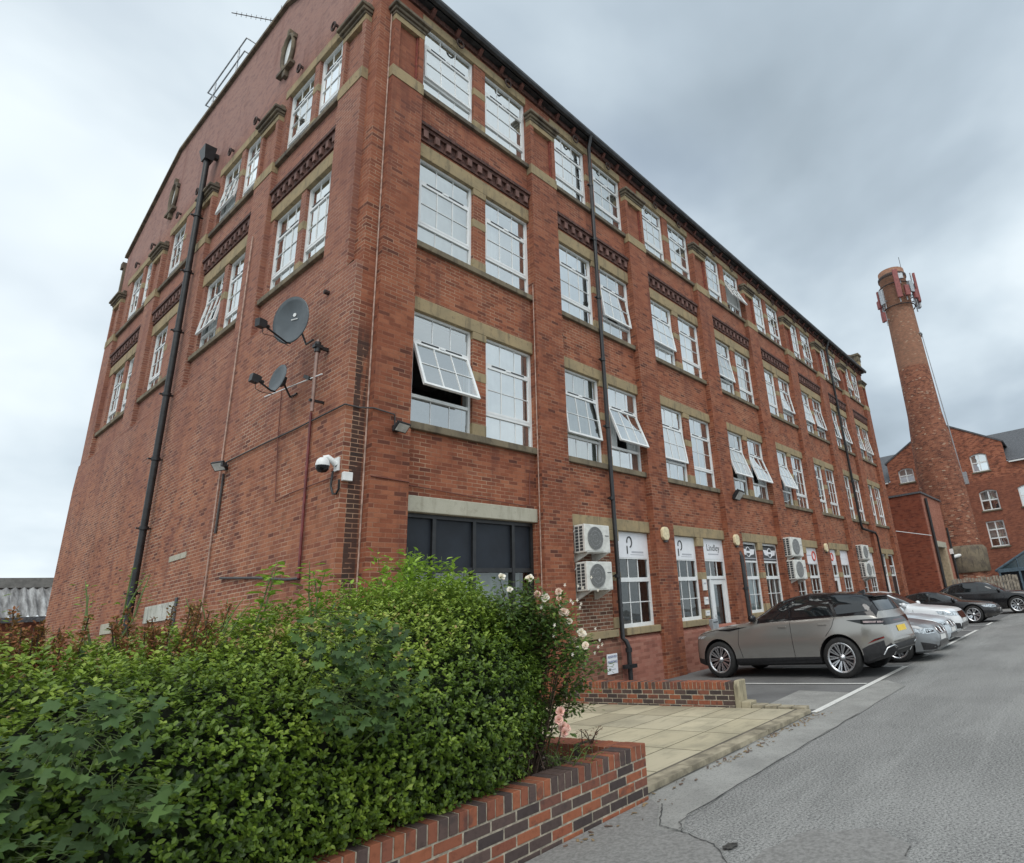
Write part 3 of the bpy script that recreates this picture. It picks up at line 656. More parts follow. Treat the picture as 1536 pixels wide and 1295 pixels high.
for (b, s), k in gfk.items():
    a, c = OPX[s]; a += b*PITCH; c += b*PITCH; w = c-a
    if k in ('sign', 'redsign', 'blank'):
        o, zt = gf_window(a, c, 1.245, 3.47, 'sign', cur=None)
        if k == 'sign':
            e = sign(a+.045, c-.045, zt-.0, 3.44, .105, M['signw'], ('white panel sign with a grey looped P above the window beside the two air conditioners' if b == 1 else 'white panel sign with a grey looped P left of the glazed entrance door'))
            p_logo(e, w-.09, 3.44-zt)
        elif k == 'redsign':
            e = sign(a+.045, c-.045, zt, 3.44, .105, M['signw'], 'white panel sign with a red ring and grey stripe at its left')
            m = MB(); m.tube([(w*.68+.17*math.cos(t_),-.028,.30+.17*math.sin(t_)) for t_ in [2*math.pi*i/18 for i in range(18)]], .03, 6, closed=True); m.build('logo', M['signred'], e)
            MB().box(.08,w*.5,-.024,-.019,.30,.34).build('stripe', M['signlg'], e)
        else:
            e = sign(a+.045, c-.045, zt, 3.44, .105, M['signw'], 'plain white panel sign above the window beside the narrow white door' if b == 5 else 'plain white panel sign beside the last pair of air conditioners')
            MB().box(.12,w-.2,-.0235,-.019,.24,.25).build('rule_line', M['signlg'], e)
    elif k == 'plain': gf_window(a, c, 1.245, 3.47)
    elif k == 'wing':
        o, zt = gf_window(a, c, 1.245, 3.47, 'sign', cur=1 if s == 0 else 3)
        e = sign(a+.07, c-.07, zt+.03, 3.36, .105, M['signg'], 'dark winged badge sign over the white curtained window next to the black stub downpipe' if s == 0 else 'dark winged badge sign over the second window, nearer the stacked air conditioners')
        ww = w-.14; hz = (3.36-zt-.03)*.58; cx = ww*.54; m = MB()
        m.tube([(cx+.155*math.cos(t_),-.026,hz+.155*math.sin(t_)) for t_ in [2*math.pi*i/24 for i in range(24)]], .017, 6, closed=True)
        for sg in (-1, 1):
            m.prism([(cx+sg*.17,hz-.10),(cx+sg*.17,hz+.09),(cx+sg*.50,hz+.10),(cx+sg*.40,hz-.07)], 'y', -.027, -.02)
        m.prism([(cx-.16,hz-.035),(cx+.16,hz-.035),(cx+.16,hz+.035),(cx-.16,hz+.035)], 'y', -.0265, -.02)
        m.build('winged_badge', M['signlg'] if False else M['signw'], e)
        MB().box(.03,ww-.03,-.0235,-.019,.055,.085).build('rule_line', M['signlg'], e)
    elif k in ('door', 'slimdoor', 'door2', 'tall'):
        m = MB(); fr = .07; zt = 2.85; zd = 2.36
        m.box(0,fr,.09,.17,0,3.36); m.box(w-fr,w,.09,.17,0,3.36); m.box(fr,w-fr,.09,.17,3.29,3.36); m.box(fr,w-fr,.09,.17,zt-.15,zt-.09); m.box(fr,w-fr,.085,.17,zd-.17,zd-.08)
        for q in (1, 2): x = fr+(w-2*fr)*q/3; m.box(x-.011,x+.011,.11,.16,zd-.08,zt-.15)
        xs = fr+.24 if k != 'slimdoor' else fr
        if k != 'slimdoor': m.box(xs,xs+.06,.09,.17,0,zd-.17)
        d = m.build('door_frame', M['upvc'], bld, (a, 0, .12))
        m = MB(); x0 = xs+.065 if k != 'slimdoor' else fr+.005; x1 = w-fr-.005; H = zd-.18
        if k == 'door2':
            m.box(x0,x1,.11,.15,.01,H,1)
        else:
            m.box(x0,x0+.17,.11,.15,.01,H); m.box(x1-.17,x1,.11,.15,.01,H); m.box(x0+.17,x1-.17,.11,.15,.01,.42); m.box(x0+.17,x1-.17,.11,.15,H-.14,H)
            m.add([(x0+.17,.13,.42),(x1-.17,.13,.42),(x1-.17,.13,H-.14),(x0+.17,.13,H-.14)], [(0,1,2,3)], 2)
            m.box(x0+.17,x1-.17,.2,.21,.42,H-.14, 3)
        m.build('door', [M['upvc'], M['black'], M['glass_gf'], simple('door_back', (.22,.24,.25), .6)], d)
        m = MB(); m.tube([(x0+.08,.10,1.0),(x0+.08,.06,1.02),(x0+.08,.06,1.18),(x0+.08,.10,1.2)], .012, 6); m.build('handle', M['metal'], d)
        qs = [(fr,w-fr,zd-.08,zt-.15)]
        if k in ('door2', 'tall'): qs.append((fr,w-fr,zt-.09,3.29))
        if k != 'slimdoor': qs.append((fr,xs,0,zd-.17))
        for (xa, xb, za, zb_) in qs:
            m = MB(); m.add([(xa,.13,za),(xb,.13,za),(xb,.13,zb_),(xa,.13,zb_)], [(0,1,2,3)]); m.build('pane', M['glass_gf'], d, fix=False)
        MB().box(-.04,w+.0,-.35,.3,-.12,-.002).build('doorstep', M['concrete'], d)
        if k == 'door':
            e = sign(a+.045, c-.045, 2.88, 3.44, .105, M['signw'], 'white panel sign lettered Lindley above the glazed entrance door')
            text_mesh('Lindley', .27, M['signg'], e, (.66, -.022, .33))
            MB().box(.34,.95,-.0235,-.019,.13,.165).build('faint_lettering', M['signlg'], e)
        if k == 'slimdoor':
            e = sign(a+.045, c-.045, 2.88, 3.44, .105, M['signw'], 'white panel sign with a red ring above the narrow white door')
            m = MB(); m.tube([(w*.55+.15*math.cos(t_),-.028,.28+.15*math.sin(t_)) for t_ in [2*math.pi*i/18 for i in range(18)]], .03, 6, closed=True); m.build('logo', M['signred'], e)
# small plates beside the entrance
for i, (z, h, lb) in enumerate(((2.0,.30,'small white nameplate, top of three beside the entrance door'),(1.62,.2,'small white nameplate, middle of three beside the entrance door'),(1.32,.14,'small white nameplate, lowest of three beside the entrance door'))):
    e = empty('nameplate', (10.28, -.01, z), lb, 'sign')
    MB().box(0,.2,-.03,0,0,h).build('plate', M['white'], e); MB().box(.03,.17,-.034,-.03,h*.55,h*.7).build('faint_lettering', M['signlg'], e)
e = empty('letter_box', (10.36,-.02,.78), 'grey wall mounted letter box left of the entrance door', 'letter box')
MB().box(0,.32,-.14,0,0,.44).build('case', simple('silver_grey', (.45,.48,.50), .4, .3), e, bevel=.01); MB().box(.04,.28,-.146,-.14,.34,.37).build('slot', M['slot'], e)
def parksign(x, z, lb):
    e = empty('parking_sign', (x, -.10, z), lb, 'sign')
    MB().box(0,.34,-.02,.0,0,.40).build('board', M['signw'], e)
    text_mesh('RESERVED', .068, M['signblue'], e, (.17,-.022,.34), bold=.001); text_mesh('PARKING', .075, M['signblue'], e, (.17,-.022,.235), bold=.002)
    m = MB(); m.box(.10,.26,-.0235,-.0195,.08,.095); m.cyl((.09,-.024,.10),(.09,-.0195,.10),.022,10); m.build('small_print', M['signlg'], e)
parksign(5.83, .36, 'white RESERVED PARKING sign on the brown brick beside the downpipe foot')
parksign(10.25, .42, 'white RESERVED PARKING sign on the plinth just in front of the grey SUV')

# ------------------------------------------------------------------ things on the walls
def ac_proto():
    root = bpy.data.objects.new('air_conditioner', None); COL.objects.link(root)
    W_, D_, H_ = .84, .32, .60
    m = MB(); m.box(0,W_,-D_,0,0,H_); c = m.build('casing', M['acw'], root, bevel=.015)
    m = MB(); fx, fz, r = .33, .30, .245
    m.box(.05,.62,-D_-.008,-D_,.03,.57,0)
    m.build('fan_panel', M['acw'], c, bevel=.004)
    m = MB(); m.lathe([(0,0),(r,0),(r,-.006)], 32, 0, 'y', (fx,-D_-.009,fz), False)
    m.build('fan_recess', M['acd'], c)
    m = MB()
    for i in range(19):
        x = fx-r+.01+(2*r-.02)*i/18; hh = math.sqrt(max(0, r*r-(x-fx)**2)); m.box(x-.004,x+.004,-D_-.026,-D_-.018,fz-hh,fz+hh)
    for rr_ in (.08,.16,.245): m.tube([(fx+rr_*math.cos(a),-D_-.022,fz+rr_*math.sin(a)) for a in [2*math.pi*i/28 for i in range(28)]], .005, 5, closed=True)
    m.build('fan_grille', M['acg'], c)
    m = MB()
    for i in range(2):
        for j in range(8): m.box(-.006,.0,-D_+.06+i*.12,-D_+.145+i*.12,.04+j*.067,.09+j*.067)
    m.build('side_vents', M['acd'], c); MB().box(.67,.80,-D_-.006,-D_+.0,.36,.375).build('badge', M['acd'], c)
    for x in (.08, .70):
        m = MB(); m.prism([(-D_-.02,-.005),(.10,-.005),(.10,-.17),(.06,-.17)], 'x', x, x+.05); m.box(x-.01,x+.06,.08,.12,-.17,.30); m.build('wall_bracket', M['acw'], root)
    m = MB(); m.tube([(W_,-.1,.15),(W_+.05,-.08,.12),(W_+.06,.02,.0),(W_+.06,.10,-.1)], .018, 6); m.tube([(0,-.05,.5),(-.06,0,.42),(-.07,.10,.40)], .012, 6); m.build('hose', M['white'], root)
    return root
def copy_tree(o, parent=None):
    c = o.copy(); COL.objects.link(c); c.parent = parent
    for ch in list(o.children): copy_tree(ch, c)
    return c
acp = ac_proto()
for i, (x, z, lb) in enumerate(((4.97,2.87,'upper white air conditioner on the brown brick infill by the P sign'),(4.98,2.08,'lower white air conditioner on the brown brick infill by the P sign'),
    (15.95,3.02,'upper air conditioner of the middle stacked pair, right of the winged badge signs'),(15.98,2.22,'lower air conditioner of the middle stacked pair, right of the winged badge signs'),
    (24.3,3.05,'upper air conditioner of the farthest stacked pair along the wall'),(24.33,2.25,'lower air conditioner of the farthest stacked pair along the wall'))):
    o = acp if i == 0 else copy_tree(acp)
    o.location = (x, -.10, z); s = 1.0 if i < 2 else 1.12; o.scale = (s if i < 2 else 1.25, s, s); tag(o, lb, 'air conditioner', 'air conditioning units on the front wall')

def dish(c, d, r, label, arm_to, hang=.5):
    c = Vector(c); d = Vector(d).normalized(); e = empty('satellite_dish', c, label, 'satellite dish', 'satellite dishes on the gable wall')
    a = Vector((0,0,1)).cross(d).normalized(); b = d.cross(a).normalized()
    m = MB(); V = []; n = 36; rg = 8
    for side in (0, 1):
        for i in range(rg+1):
            q = i/rg
            for k in range(n):
                t_ = 2*math.pi*k/n; p = a*(r*.93*q*math.cos(t_))+b*(r*1.05*q*math.sin(t_))+d*(r*.22*(q*q-1)-side*.012)
                V.append(tuple(p))
    F = []
    for side in (0, 1):
        o_ = side*(rg+1)*n
        for i in range(rg):
            for k in range(n): F.append((o_+i*n+k, o_+i*n+(k+1) % n, o_+(i+1)*n+(k+1) % n, o_+(i+1)*n+k))
    for k in range(n): F.append((rg*n+k, rg*n+(k+1) % n, (rg+1)*n+rg*n+(k+1) % n, (rg+1)*n+rg*n+k))
    m.add(V, F, 0, True); re = m.build('reflector', simple('dish_grey', (.085,.10,.11), .35, .2, var=.06), e)
    m = MB(); low = -b*r*1.02; foc = d*(r*1.25)-b*r*.72
    m.tube([low-d*.03, low*1.03+d*.05, foc], .016, 8); m.obox(foc+d*.03, a, b, d, .05, .07, .06); m.cyl(foc, foc-d*.12, .032, 10)
    m.obox(foc+a*.0+b*.02-d*.02, a, b, d, .045, .045, .04)
    pts = [foc-b*.06, foc-b*.16-d*.03, foc*.6-b*.25, low-b*.06]; m.tube(pts, .006, 5)
    m.build('feed_arm', M['black'], e)
    at = Vector(arm_to)-c; m = MB()
    m.tube([-d*(r*.24), -d*(r*.45)-b*.02, -d*(r*.55)-b*.25*r, Vector((at.x, at.y+.25, at.z)), at], .018, 8); m.obox(-d*(r*.22+.055)-b*.1*r, a, b, d, .06, .08, .02); m.build('mounting_arm', M['black'], e)
    if r > .35:
        m = MB(); q = d*(r*.22*(.30**2-1)+.003)
        m.cyl(tuple(q+b*.13), tuple(q+b*.13+d*.006), .035, 16); m.build('round_emblem', M['white'], re)
        m = MB()
        for i in range(7): m.obox(q+b*.045+a*(.02*(i-3))+d*(.004), a, b, d, .006, .011, .003)
        m.build('faint_lettering', M['white'], re)
    return e
dish((-.62,1.13,6.86), (-.93,-.33,-.03), .42, 'large dark grey satellite dish with a round white emblem, high beside the pole top', (-.36,.80,6.45))
dish((-.58,1.50,5.90), (-.98,-.12,.16), .25, 'smaller grey satellite dish tilted upward, below the large dish', (-.14,1.75,5.8))
e = empty('antenna_pole', (-.30,.74,5.2), 'grey and brown steel antenna pole clamped to the gable beside the satellite dishes', 'pole')
m = MB(); m.cyl((0,0,-.05),(0,0,1.25),.028,10); m.build('pole', simple('pole_brown', (.30,.20,.17), .5, .4), e)
m = MB(); m.cyl((0,0,1.02),(0,0,1.2),.05,10); m.box(-.06,.19,-.02,.02,1.08,1.14); m.obox((0,0,1.12),(1,0,0),(0,1,0),(0,0,1),.07,.05,.03)
m.build('clamp', M['black'], e); MB().box(-.06,.19,-.02,.02,.12,.16).build('clamp', M['black'], e)
e = empty('horizontal_antenna', (-.30,.64,5.74), 'thin white horizontal antenna rod reaching across the smaller dish', 'antenna')
m = MB(); m.tube([(0,-.14,0),(0,2.05,.22)], .012, 6); m.build('rod', M['white'], e); m = MB(); m.obox((0,.36,.09),(0,1,.5),(1,0,0),(0,-.5,1),.11,.03,.03); m.build('clamp', M['black'], e)
# wall stub & black cable clip above the dish
e = empty('vent_cap', (-.12,.91,7.5), 'small dark round vent cap on the gable between window sill and large dish', 'vent'); m = MB(); m.cyl((.02,0,0),(-.08,0,0),.045,12); m.cyl((-.08,0,0),(-.085,0,0),.025,10); m.build('cap', M['iron'], e)
# dome camera
e = empty('dome_camera', (-.12,.16,4.13), 'white dome security camera with black lower half near the building corner', 'security camera')
m = MB(); m.box(-.03,0,-.12,.02,-.10,.12); m.tube([(-.03,-.05,0),(-.08,-.05,.05),(-.15,-.02,.11),(-.20,.0,.09)], .045, 12); m.build('bracket', M['white'], e, bevel=.006)
m = MB(); m.lathe([(0,.10),(.05,.095),(.085,.06),(.10,.0),(.10,-.03)], 24, 0, 'z', (-.21,0,0)); m.build('housing', M['white'], e)
m = MB(); m.lathe([(.097,-.03),(.092,-.08),(.06,-.125),(0,-.14)], 24, 0, 'z', (-.21,0,0)); m.build('dome', simple('gloss_black', (.01,.01,.012), .08), e)
m = MB(); m.tube([(-.06,-.03,-.1),(-.07,-.02,-.33),(-.05,-.06,-.46),(-.03,-.12,-.47),(-.03,-.19,-.40),(-.04,-.2,-.26)], .017, 8); m.build('cable', M['black'], e)
e = empty('junction_box', (-.03,-.0,3.86), 'small white junction box fed by a black loop cable beside the dome camera', 'junction box'); MB().box(-.08,.07,-.07,.0,0,.14).build('box', M['white'], e, bevel=.01)
def flood(loc, d, label, s=1.0, pipe_=False):
    e = empty('floodlight', loc, label, 'floodlight', 'floodlights on the mill walls'); d = Vector(d).normalized(); a = Vector((0,0,1)).cross(d).normalized(); b = d.cross(a)
    c = Vector((0,0,0))+Vector((d.x,d.y,0)).normalized()*.16*s
    m = MB(); m.obox(c, a, b, d, .13*s, .09*s, .025*s); m.obox(c-d*.03*s, a, b, d, .1*s, .06*s, .02*s); m.build('lamp_body', M['black'], e, bevel=.006)
    m = MB(); m.obox(c+d*.027*s, a, b, d, .11*s, .07*s, .003); m.build('lens', simple('lamp_lens', (.62,.62,.58), .25), e)
    h = Vector((d.x,d.y,0)).normalized(); m = MB(); m.obox(h*.02, a, (0,0,1), h, .05*s, .05*s, .02); m.tube([h*.02, c-a*.14*s], .01, 6); m.tube([h*.02, c+a*.14*s], .01, 6); m.build('bracket', M['black'], e)
    return e
flood((.63,-.185,4.8), (.15,-.75,-.75), 'black floodlight on the corner pilaster left of the first open window')
e = flood((-.12,4.62,5.02), (-.75,-.35,-.7), 'black floodlight with a side sensor halfway along the gable', 1.1)
m = MB(); m.obox((-.14,-.24,.0),(1,0,0),(0,1,0),(0,0,1),.04,.05,.035); m.tube([(-.03,0,.02),(-.12,-.22,0)],.012,6); m.build('sensor', M['black'], e)
flood((12.62,-.0,4.9), (.1,-.8,-.65), 'weathered grey floodlight below the sill of the third pair of first floor windows', 1.9)
def alarm(x, z, lb, h=.34):
    e = empty('alarm_box', (x, -.185, z), lb, 'alarm box', 'alarm sounder boxes between the ground floor bays')
    m = MB(); m.prism([(-.15,.08),(-.08,.0),(.08,.0),(.15,.08),(.15,.26),(.08,.34),(-.08,.34),(-.15,.26)], 'y', -.09, 0); m.build('cover', M['cream'], e, bevel=.02)
    MB().box(-.05,.05,-.07,-.01,-.05,.0).build('sounder', M['slot'], e)
alarm(8.32, 3.28, 'cream alarm box on the pilaster between the two P signs'); alarm(12.25, 3.28, 'cream alarm box on the pilaster above the black stub downpipe'); alarm(20.15, 3.3, 'white alarm box on the pilaster left of the narrow white door')

# ------------------------------------------------------------------ roof things
e = empty('roof_plant_room', (.6,9.6,17.6), 'grey lift motor room on the flat roof just behind the gable parapet', 'plant room')
m = MB(); m.box(0,3.5,0,3.9,0,2.55); m.box(-.1,3.6,-.1,4.0,2.55,2.65,1); m.build('walls', [simple('render_grey', (.25,.24,.22), .9), M['slate']], e)
e = empty('roof_handrail', (.55,9.5,20.25), 'galvanised steel handrail round the top of the rooftop plant room', 'handrail')
m = MB()
for z in (1.35, .75): m.tube([(3.3,.55,z),(0,.55,z),(0,4.0,z),(2.2,4.0,z)], .03, 8)
for (x, y) in ((2.6,.55),(.02,1.2),(.02,3.3),(1.7,4.0)): m.cyl((x,y,-.05),(x,y,1.35),.028,8)
m.build('rails', M['metal'], e)
e = empty('television_antenna', (.6,7.3,18.1), 'comb shaped television antenna on a thin mast above the gable parapet', 'antenna')
m = MB(); m.cyl((0,0,-.5),(0,0,2.15),.02,8); m.tube([(0,0,2.0),(-1.05,.85,2.08)], .014, 6)
for i in range(9):
    t_ = .1+i*.1; m.tube([(-1.05*t_,.85*t_,2.0+.08*t_-.10),(-1.05*t_,.85*t_,2.0+.08*t_+.10)], .006, 4)
m.tube([(.02,0,1.75),(-.02,.02,2.7)], .008, 5); m.build('mast_and_boom', M['iron'], e)

# ------------------------------------------------------------------ background buildings
ax = empty('brick_annex', (36,-1.2,0), 'windowless flat topped orange brick annex between the mill and the chimney', 'building')
m = MB(); m.box(0,.3,0,14,0,7.25,0); m.box(.3,6.0,.0,.3,4.35,7.25,1); m.box(.3,1.35,.0,.3,0,4.35,1); m.box(4.85,6.0,0,.3,0,4.35,1)
m.build('walls', [M['annex'], M['annex2']], ax)
MB().box(1.35,4.85,-.02,.32,4.0,4.36).build('lintel', M['concrete'], ax)
MB().box(4.2,4.849,-.01,2.5,0,3.999).box(1.35,4.85,2.5,2.6,0,4.3,1).build('doorway_recess', [simple('tan_render', (.42,.33,.22), .9), M['dark']], ax)
MB().box(-.08,6.1,-.1,.35,7.25,7.36).box(-.08,.35,.35,14,7.25,7.36).build('roof_coping', M['slate'], ax)
pipe_ax = MB(); pipe_ax.tube([(.9,-.12,7.0),(.9,-.12,0)], .09, 8); pipe_ax.build('downpipe', M['black'], ax); MB().tube([(5.9,-.12,5.4),(5.9,-.12,0)], .07, 8).build('downpipe', M['black'], ax)
m = MB(); m.box(5.6,5.85,-.2,0,3.6,3.95); m.tube([(6.3,-.5,3.5),(5.95,-.1,3.4)], .12, 10); m.build('camera', M['white'], ax)
m = MB(); m.tube([(32.6,.1,4.9),(36.2,-1.3,4.6)], .02, 5); tag(m.build('overhead_cable', M['white']), 'thin white cable strung from the mill end to the brick annex', 'cable')
# chimney
ch = empty('mill_chimney', (44,-1.3,0), 'tall round red brick chimney rising behind the annex', 'chimney')
prof = [(1.62,2.85),(1.56,8),(1.42,11.5),(1.27,13.4),(1.20,14.2),(1.10,19),(1.03,23),(1.01,25.9),(1.06,25.95),(1.06,26.25),(1.0,26.3),(1.0,26.7),(.8,26.7)]
m = MB(); m.lathe(prof, 48, 0, 'z'); m.build('shaft', M['chim'], ch)
m = MB(); m.lathe([(1.7,0),(1.7,2.85),(1.62,2.86)], 8, 0, 'z', smooth=False); m.build('base', M['chim'], ch)
m = MB(); m.lathe([(1.75,2.3),(1.82,2.4),(1.86,3.9),(1.7,4.1),(1.6,4.12)], 48, 0, 'z'); m.build('stone_band', M['stone_d'], ch)
m = MB()
for z in (1.06,): pass
m.lathe([(1.06,25.95),(1.10,26.0),(1.10,26.2),(1.06,26.25)], 40, 0, 'z'); m.build('iron_cap', M['iron'], ch)
m = MB(); m.tube([(1.16*math.cos(t_),1.16*math.sin(t_),20.7) for t_ in [-1.9+2.0*i/12 for i in range(13)]], .07, 6); m.tube([(.35,-1.14,20.7),(.5,-1.5,8.9)], .018, 6); m.tube([(.15,-1.14,20.7),(.3,-1.48,8.9)], .02, 6); m.box(.3,.7,-1.75,-1.45,8.5,9.4); m.build('ladder_rail', M['metal'], ch)
an = empty('phone_mast_antennas', (44,-1.3,23), 'ring of red and grey mobile phone antenna panels clamped round the chimney top', 'antenna array')
m = MB()
for z in (.25, 2.2): m.tube([(1.22*math.cos(t_),1.22*math.sin(t_),z) for t_ in [2*math.pi*i/24 for i in range(24)]], .05, 6, closed=True)
m.build('clamp_ring', M['iron'], an)
for i, (ang, h, z, mt) in enumerate(((200,2.5,.6,'r'),(222,.9,.7,'r'),(238,1.0,1.0,'g'),(250,.8,.5,'r'),(282,2.6,.5,'r'),(300,2.2,.2,'g'),(140,.8,-.9,'r'),(150,1.3,.5,'g'),(132,.7,.4,'r'),(60,2.3,.5,'r'),(212,.5,2.2,'g'))):
    t_ = R(ang); rr_ = 1.62; cx, cy = rr_*math.cos(t_), rr_*math.sin(t_); m = MB()
    m.obox((cx,cy,z+h/2),(math.cos(t_),math.sin(t_),0),(-math.sin(t_),math.cos(t_),0),(0,0,1),.10,.19,h/2)
    p = m.build('antenna_panel', simple('mast_red', (.27,.075,.07), .6) if mt == 'r' else M['metal'], an, bevel=.03)
    m = MB(); m.cyl((cx*.86,cy*.86,z-.3),(cx*.86,cy*.86,z+h+.15),.05,8); m.tube([(cx*.7,cy*.7,z+h*.3),(cx*.95,cy*.95,z+h*.3)],.05,6); m.build('mount_pole', M['metal'], p)
m = MB(); m.cyl((.5,-.8,3.6),(.5,-.8,5.1),.02,6); m.build('lightning_rod', M['iron'], an)
# far mill
fm = empty('far_mill', (50,-.9,0), 'gabled red brick mill with white arched windows and slate roofs behind the chimney', 'building')
wins = [(2.77,10.26,1.23,1.25,"a"),(-2.88,10.1,1.21,1.5,"a"),(-2.88,6.97,1.27,1.62,"a"),(-2.84,4.14,1.24,1.98,"s"),(-5.58,6.9,1.3,1.65,"a"),(-5.58,4.1,1.3,1.98,"s"),(-8.3,6.9,1.3,1.65,"a")]
WY = [(y0+.9-w_, y0+.9, z0, z0+h_) for (y0, z0, w_, h_, k) in [(w[0],w[1],w[2],w[3],w[4]) for w in wins]]
low = [h for h in WY if h[3] < 9.6]; high = [h for h in WY if h[3] > 9.6]
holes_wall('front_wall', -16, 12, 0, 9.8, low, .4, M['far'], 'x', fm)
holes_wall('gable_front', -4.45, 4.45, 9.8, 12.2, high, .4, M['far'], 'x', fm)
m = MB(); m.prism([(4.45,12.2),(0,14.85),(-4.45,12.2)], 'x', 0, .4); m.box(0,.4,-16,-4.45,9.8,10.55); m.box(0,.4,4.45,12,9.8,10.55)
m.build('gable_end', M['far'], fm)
m = MB(); m.box(-.06,.45,-4.55,-.0,0,.01)
m = MB()
for sg in (1, -1):
    a = Vector((-.06,sg*4.6,12.1)); b_ = Vector((-.06,0,14.86)); n_ = Vector((0,0,.14))
    m.add([a, b_, b_+Vector((3.2,0,0)), a+Vector((3.2,0,0)), a+n_, b_+n_, b_+n_+Vector((3.2,0,0)), a+n_+Vector((3.2,0,0))], [(0,1,2,3),(4,5,6,7),(0,1,5,4),(1,2,6,5),(2,3,7,6),(3,0,4,7)])
for (y0, y1, yr0, yr1) in ((-16,-4.6,-16,-1.8),(4.6,12,1.8,12)):
    m.add([(-.15,y0,10.5),(-.15,y1,10.5),(6,yr1,14.0),(6,yr0,14.0),(-.15,y0,10.6),(-.15,y1,10.6),(6,yr1,14.12),(6,yr0,14.12)], [(0,1,2,3),(4,5,6,7),(0,1,5,4),(1,2,6,5),(2,3,7,6),(3,0,4,7)])
rf = m.build('roof', M['slate'], fm)
m = MB(); m.obox((3.0,-6.4,12.32),(1,0,.56),(0,1,0),(-.56,0,1),.55,.5,.05); m.build('skylight', M['metal'], rf)
m = MB(); m.box(-.3,-.15,-16,-4.6,10.4,10.5); m.box(-.3,-.15,4.6,12,10.4,10.5); m.build('gutter', M['white'], fm)
MB().box(.5,9,-15.9,11.9,.1,9).build('interior', M['dark'], fm)
for (a, b_, z0, z1), wdef in zip(WY, wins):
    w_, h_ = b_-a, z1-z0; m = MB(); f_ = .09
    # local: across y from a to b
    m.box(.12,.2,a,a+f_,z0,z1); m.box(.12,.2,b_-f_,b_,z0,z1); m.box(.12,.2,a+f_,b_-f_,z0,z0+f_); m.box(.12,.2,a+f_,b_-f_,z1-f_,z1)
    c_ = (a+b_)/2; m.box(.125,.195,c_-.04,c_+.04,z0+f_,z1-f_)
    rows = (1/3, 2/3) if wdef[4] == 's' else (.5,)
    for q in rows: m.box(.12,.2,a+f_,b_-f_,z0+h_*q-.045,z0+h_*q+.045)
    if wdef[4] == 'a':   # segmental brick arch spandrels closing the corners of the opening
        arc = [(a+w_*i/12, z1-.18+.18*math.sin(math.pi*i/12)**.8) for i in range(13)]
        m2 = MB(); m2.prism([(a,z1+.002)]+arc+[(b_,z1+.002)], 'x', .0015, .3); m2.build('arch_spandrel', M['far'], fm)
        m.tube([(.13,p[0],p[1]-.05) for p in arc[1:-1]], .05, 5)
    wo_ = m.build('window', M['upvc'], fm)
    m = MB(); m.add([(.16,a+f_,z0+f_),(.16,b_-f_,z0+f_),(.16,b_-f_,z1-f_),(.16,a+f_,z1-f_)], [(0,1,2,3)]); m.build('pane', M['glass'], wo_, fix=False)
    MB().box(.3,.32,a,b_,z0+(h_*.45 if wdef[4]=='a' else h_*.33),z1).build('blind', M['blind'], wo_)
    MB().box(-.08,.1,a-.08,b_+.08,z0-.1,z0+.001).build('sill', M['sill'], fm)
# glazed porch
po = empty('glazed_porch', (46.5,-5.2,0), 'dark blue framed glass entrance porch with a pointed roof at the right edge', 'porch')
m = MB(); bl = simple('blue_grey_frame', (.10,.15,.19), .45, .2)
for y in (-1.9,-.65,.65,1.9): m.box(-.06,.06,y-.06,y+.06,0,2.15)
m.box(-.07,.07,-2.0,2.0,2.15,2.4)
for sg in (-1, 1): m.tube([(0,sg*2.1,2.3),(0,0,3.45)], .09, 6); m.tube([(0,sg*.65,2.4),(0,sg*.65,3.05)], .05, 6); m.tube([(0,sg*2.1,2.3),(3.4,sg*2.1,2.3)], .08, 6)
m.tube([(0,0,3.45),(3.4,0,3.45)], .08, 6); m.build('frame', bl, po)
m = MB(); m.add([(.02,-2,2.4),(.02,2,2.4),(.02,0,3.42)], [(0,1,2)])
for sg in (-1, 1): m.add([(0,sg*2.05,2.33),(3.4,sg*2.05,2.33),(3.4,0,3.45),(0,0,3.45)], [(0,1,2,3)]); m.add([(0,sg*1.9,0),(3.4,sg*1.9,0),(3.4,sg*1.9,2.2),(0,sg*1.9,2.2)], [(0,1,2,3)])
m.build('glazing', simple('blue_glass', (.03,.06,.075), .08, spec=.8), po, fix=False)
MB().box(.3,.4,-1.9,1.9,0,2.2).build('doors', M['blackpanel'], po)
# fence
fe = empty('paling_fence', (38.4,-1.2,0), 'weathered grey vertical board fence running from the annex past the chimney foot', 'fence')
fw = simple('weathered_board', (.33,.29,.235), .85, var=.25, scale=5, bump=.2)
m = MB(); y = -.25
while y > -3.75: m.box(0,.03,y-.13,y,.05,1.9+.03*math.sin(y*9)); y -= .165
m.build('pale_boards', fw, fe)
m = MB(); m.box(.03,.09,-3.8,-.2,.4,.5); m.box(.03,.09,-3.8,-.2,1.5,1.6); m.build('rail', fw, fe)
for y in (-.3,-2.0,-3.7): MB().box(.09,.19,y-.05,y+.05,0,1.85).build('post', fw, fe)
# brick boundary stub under the fence and little plants
m = MB()
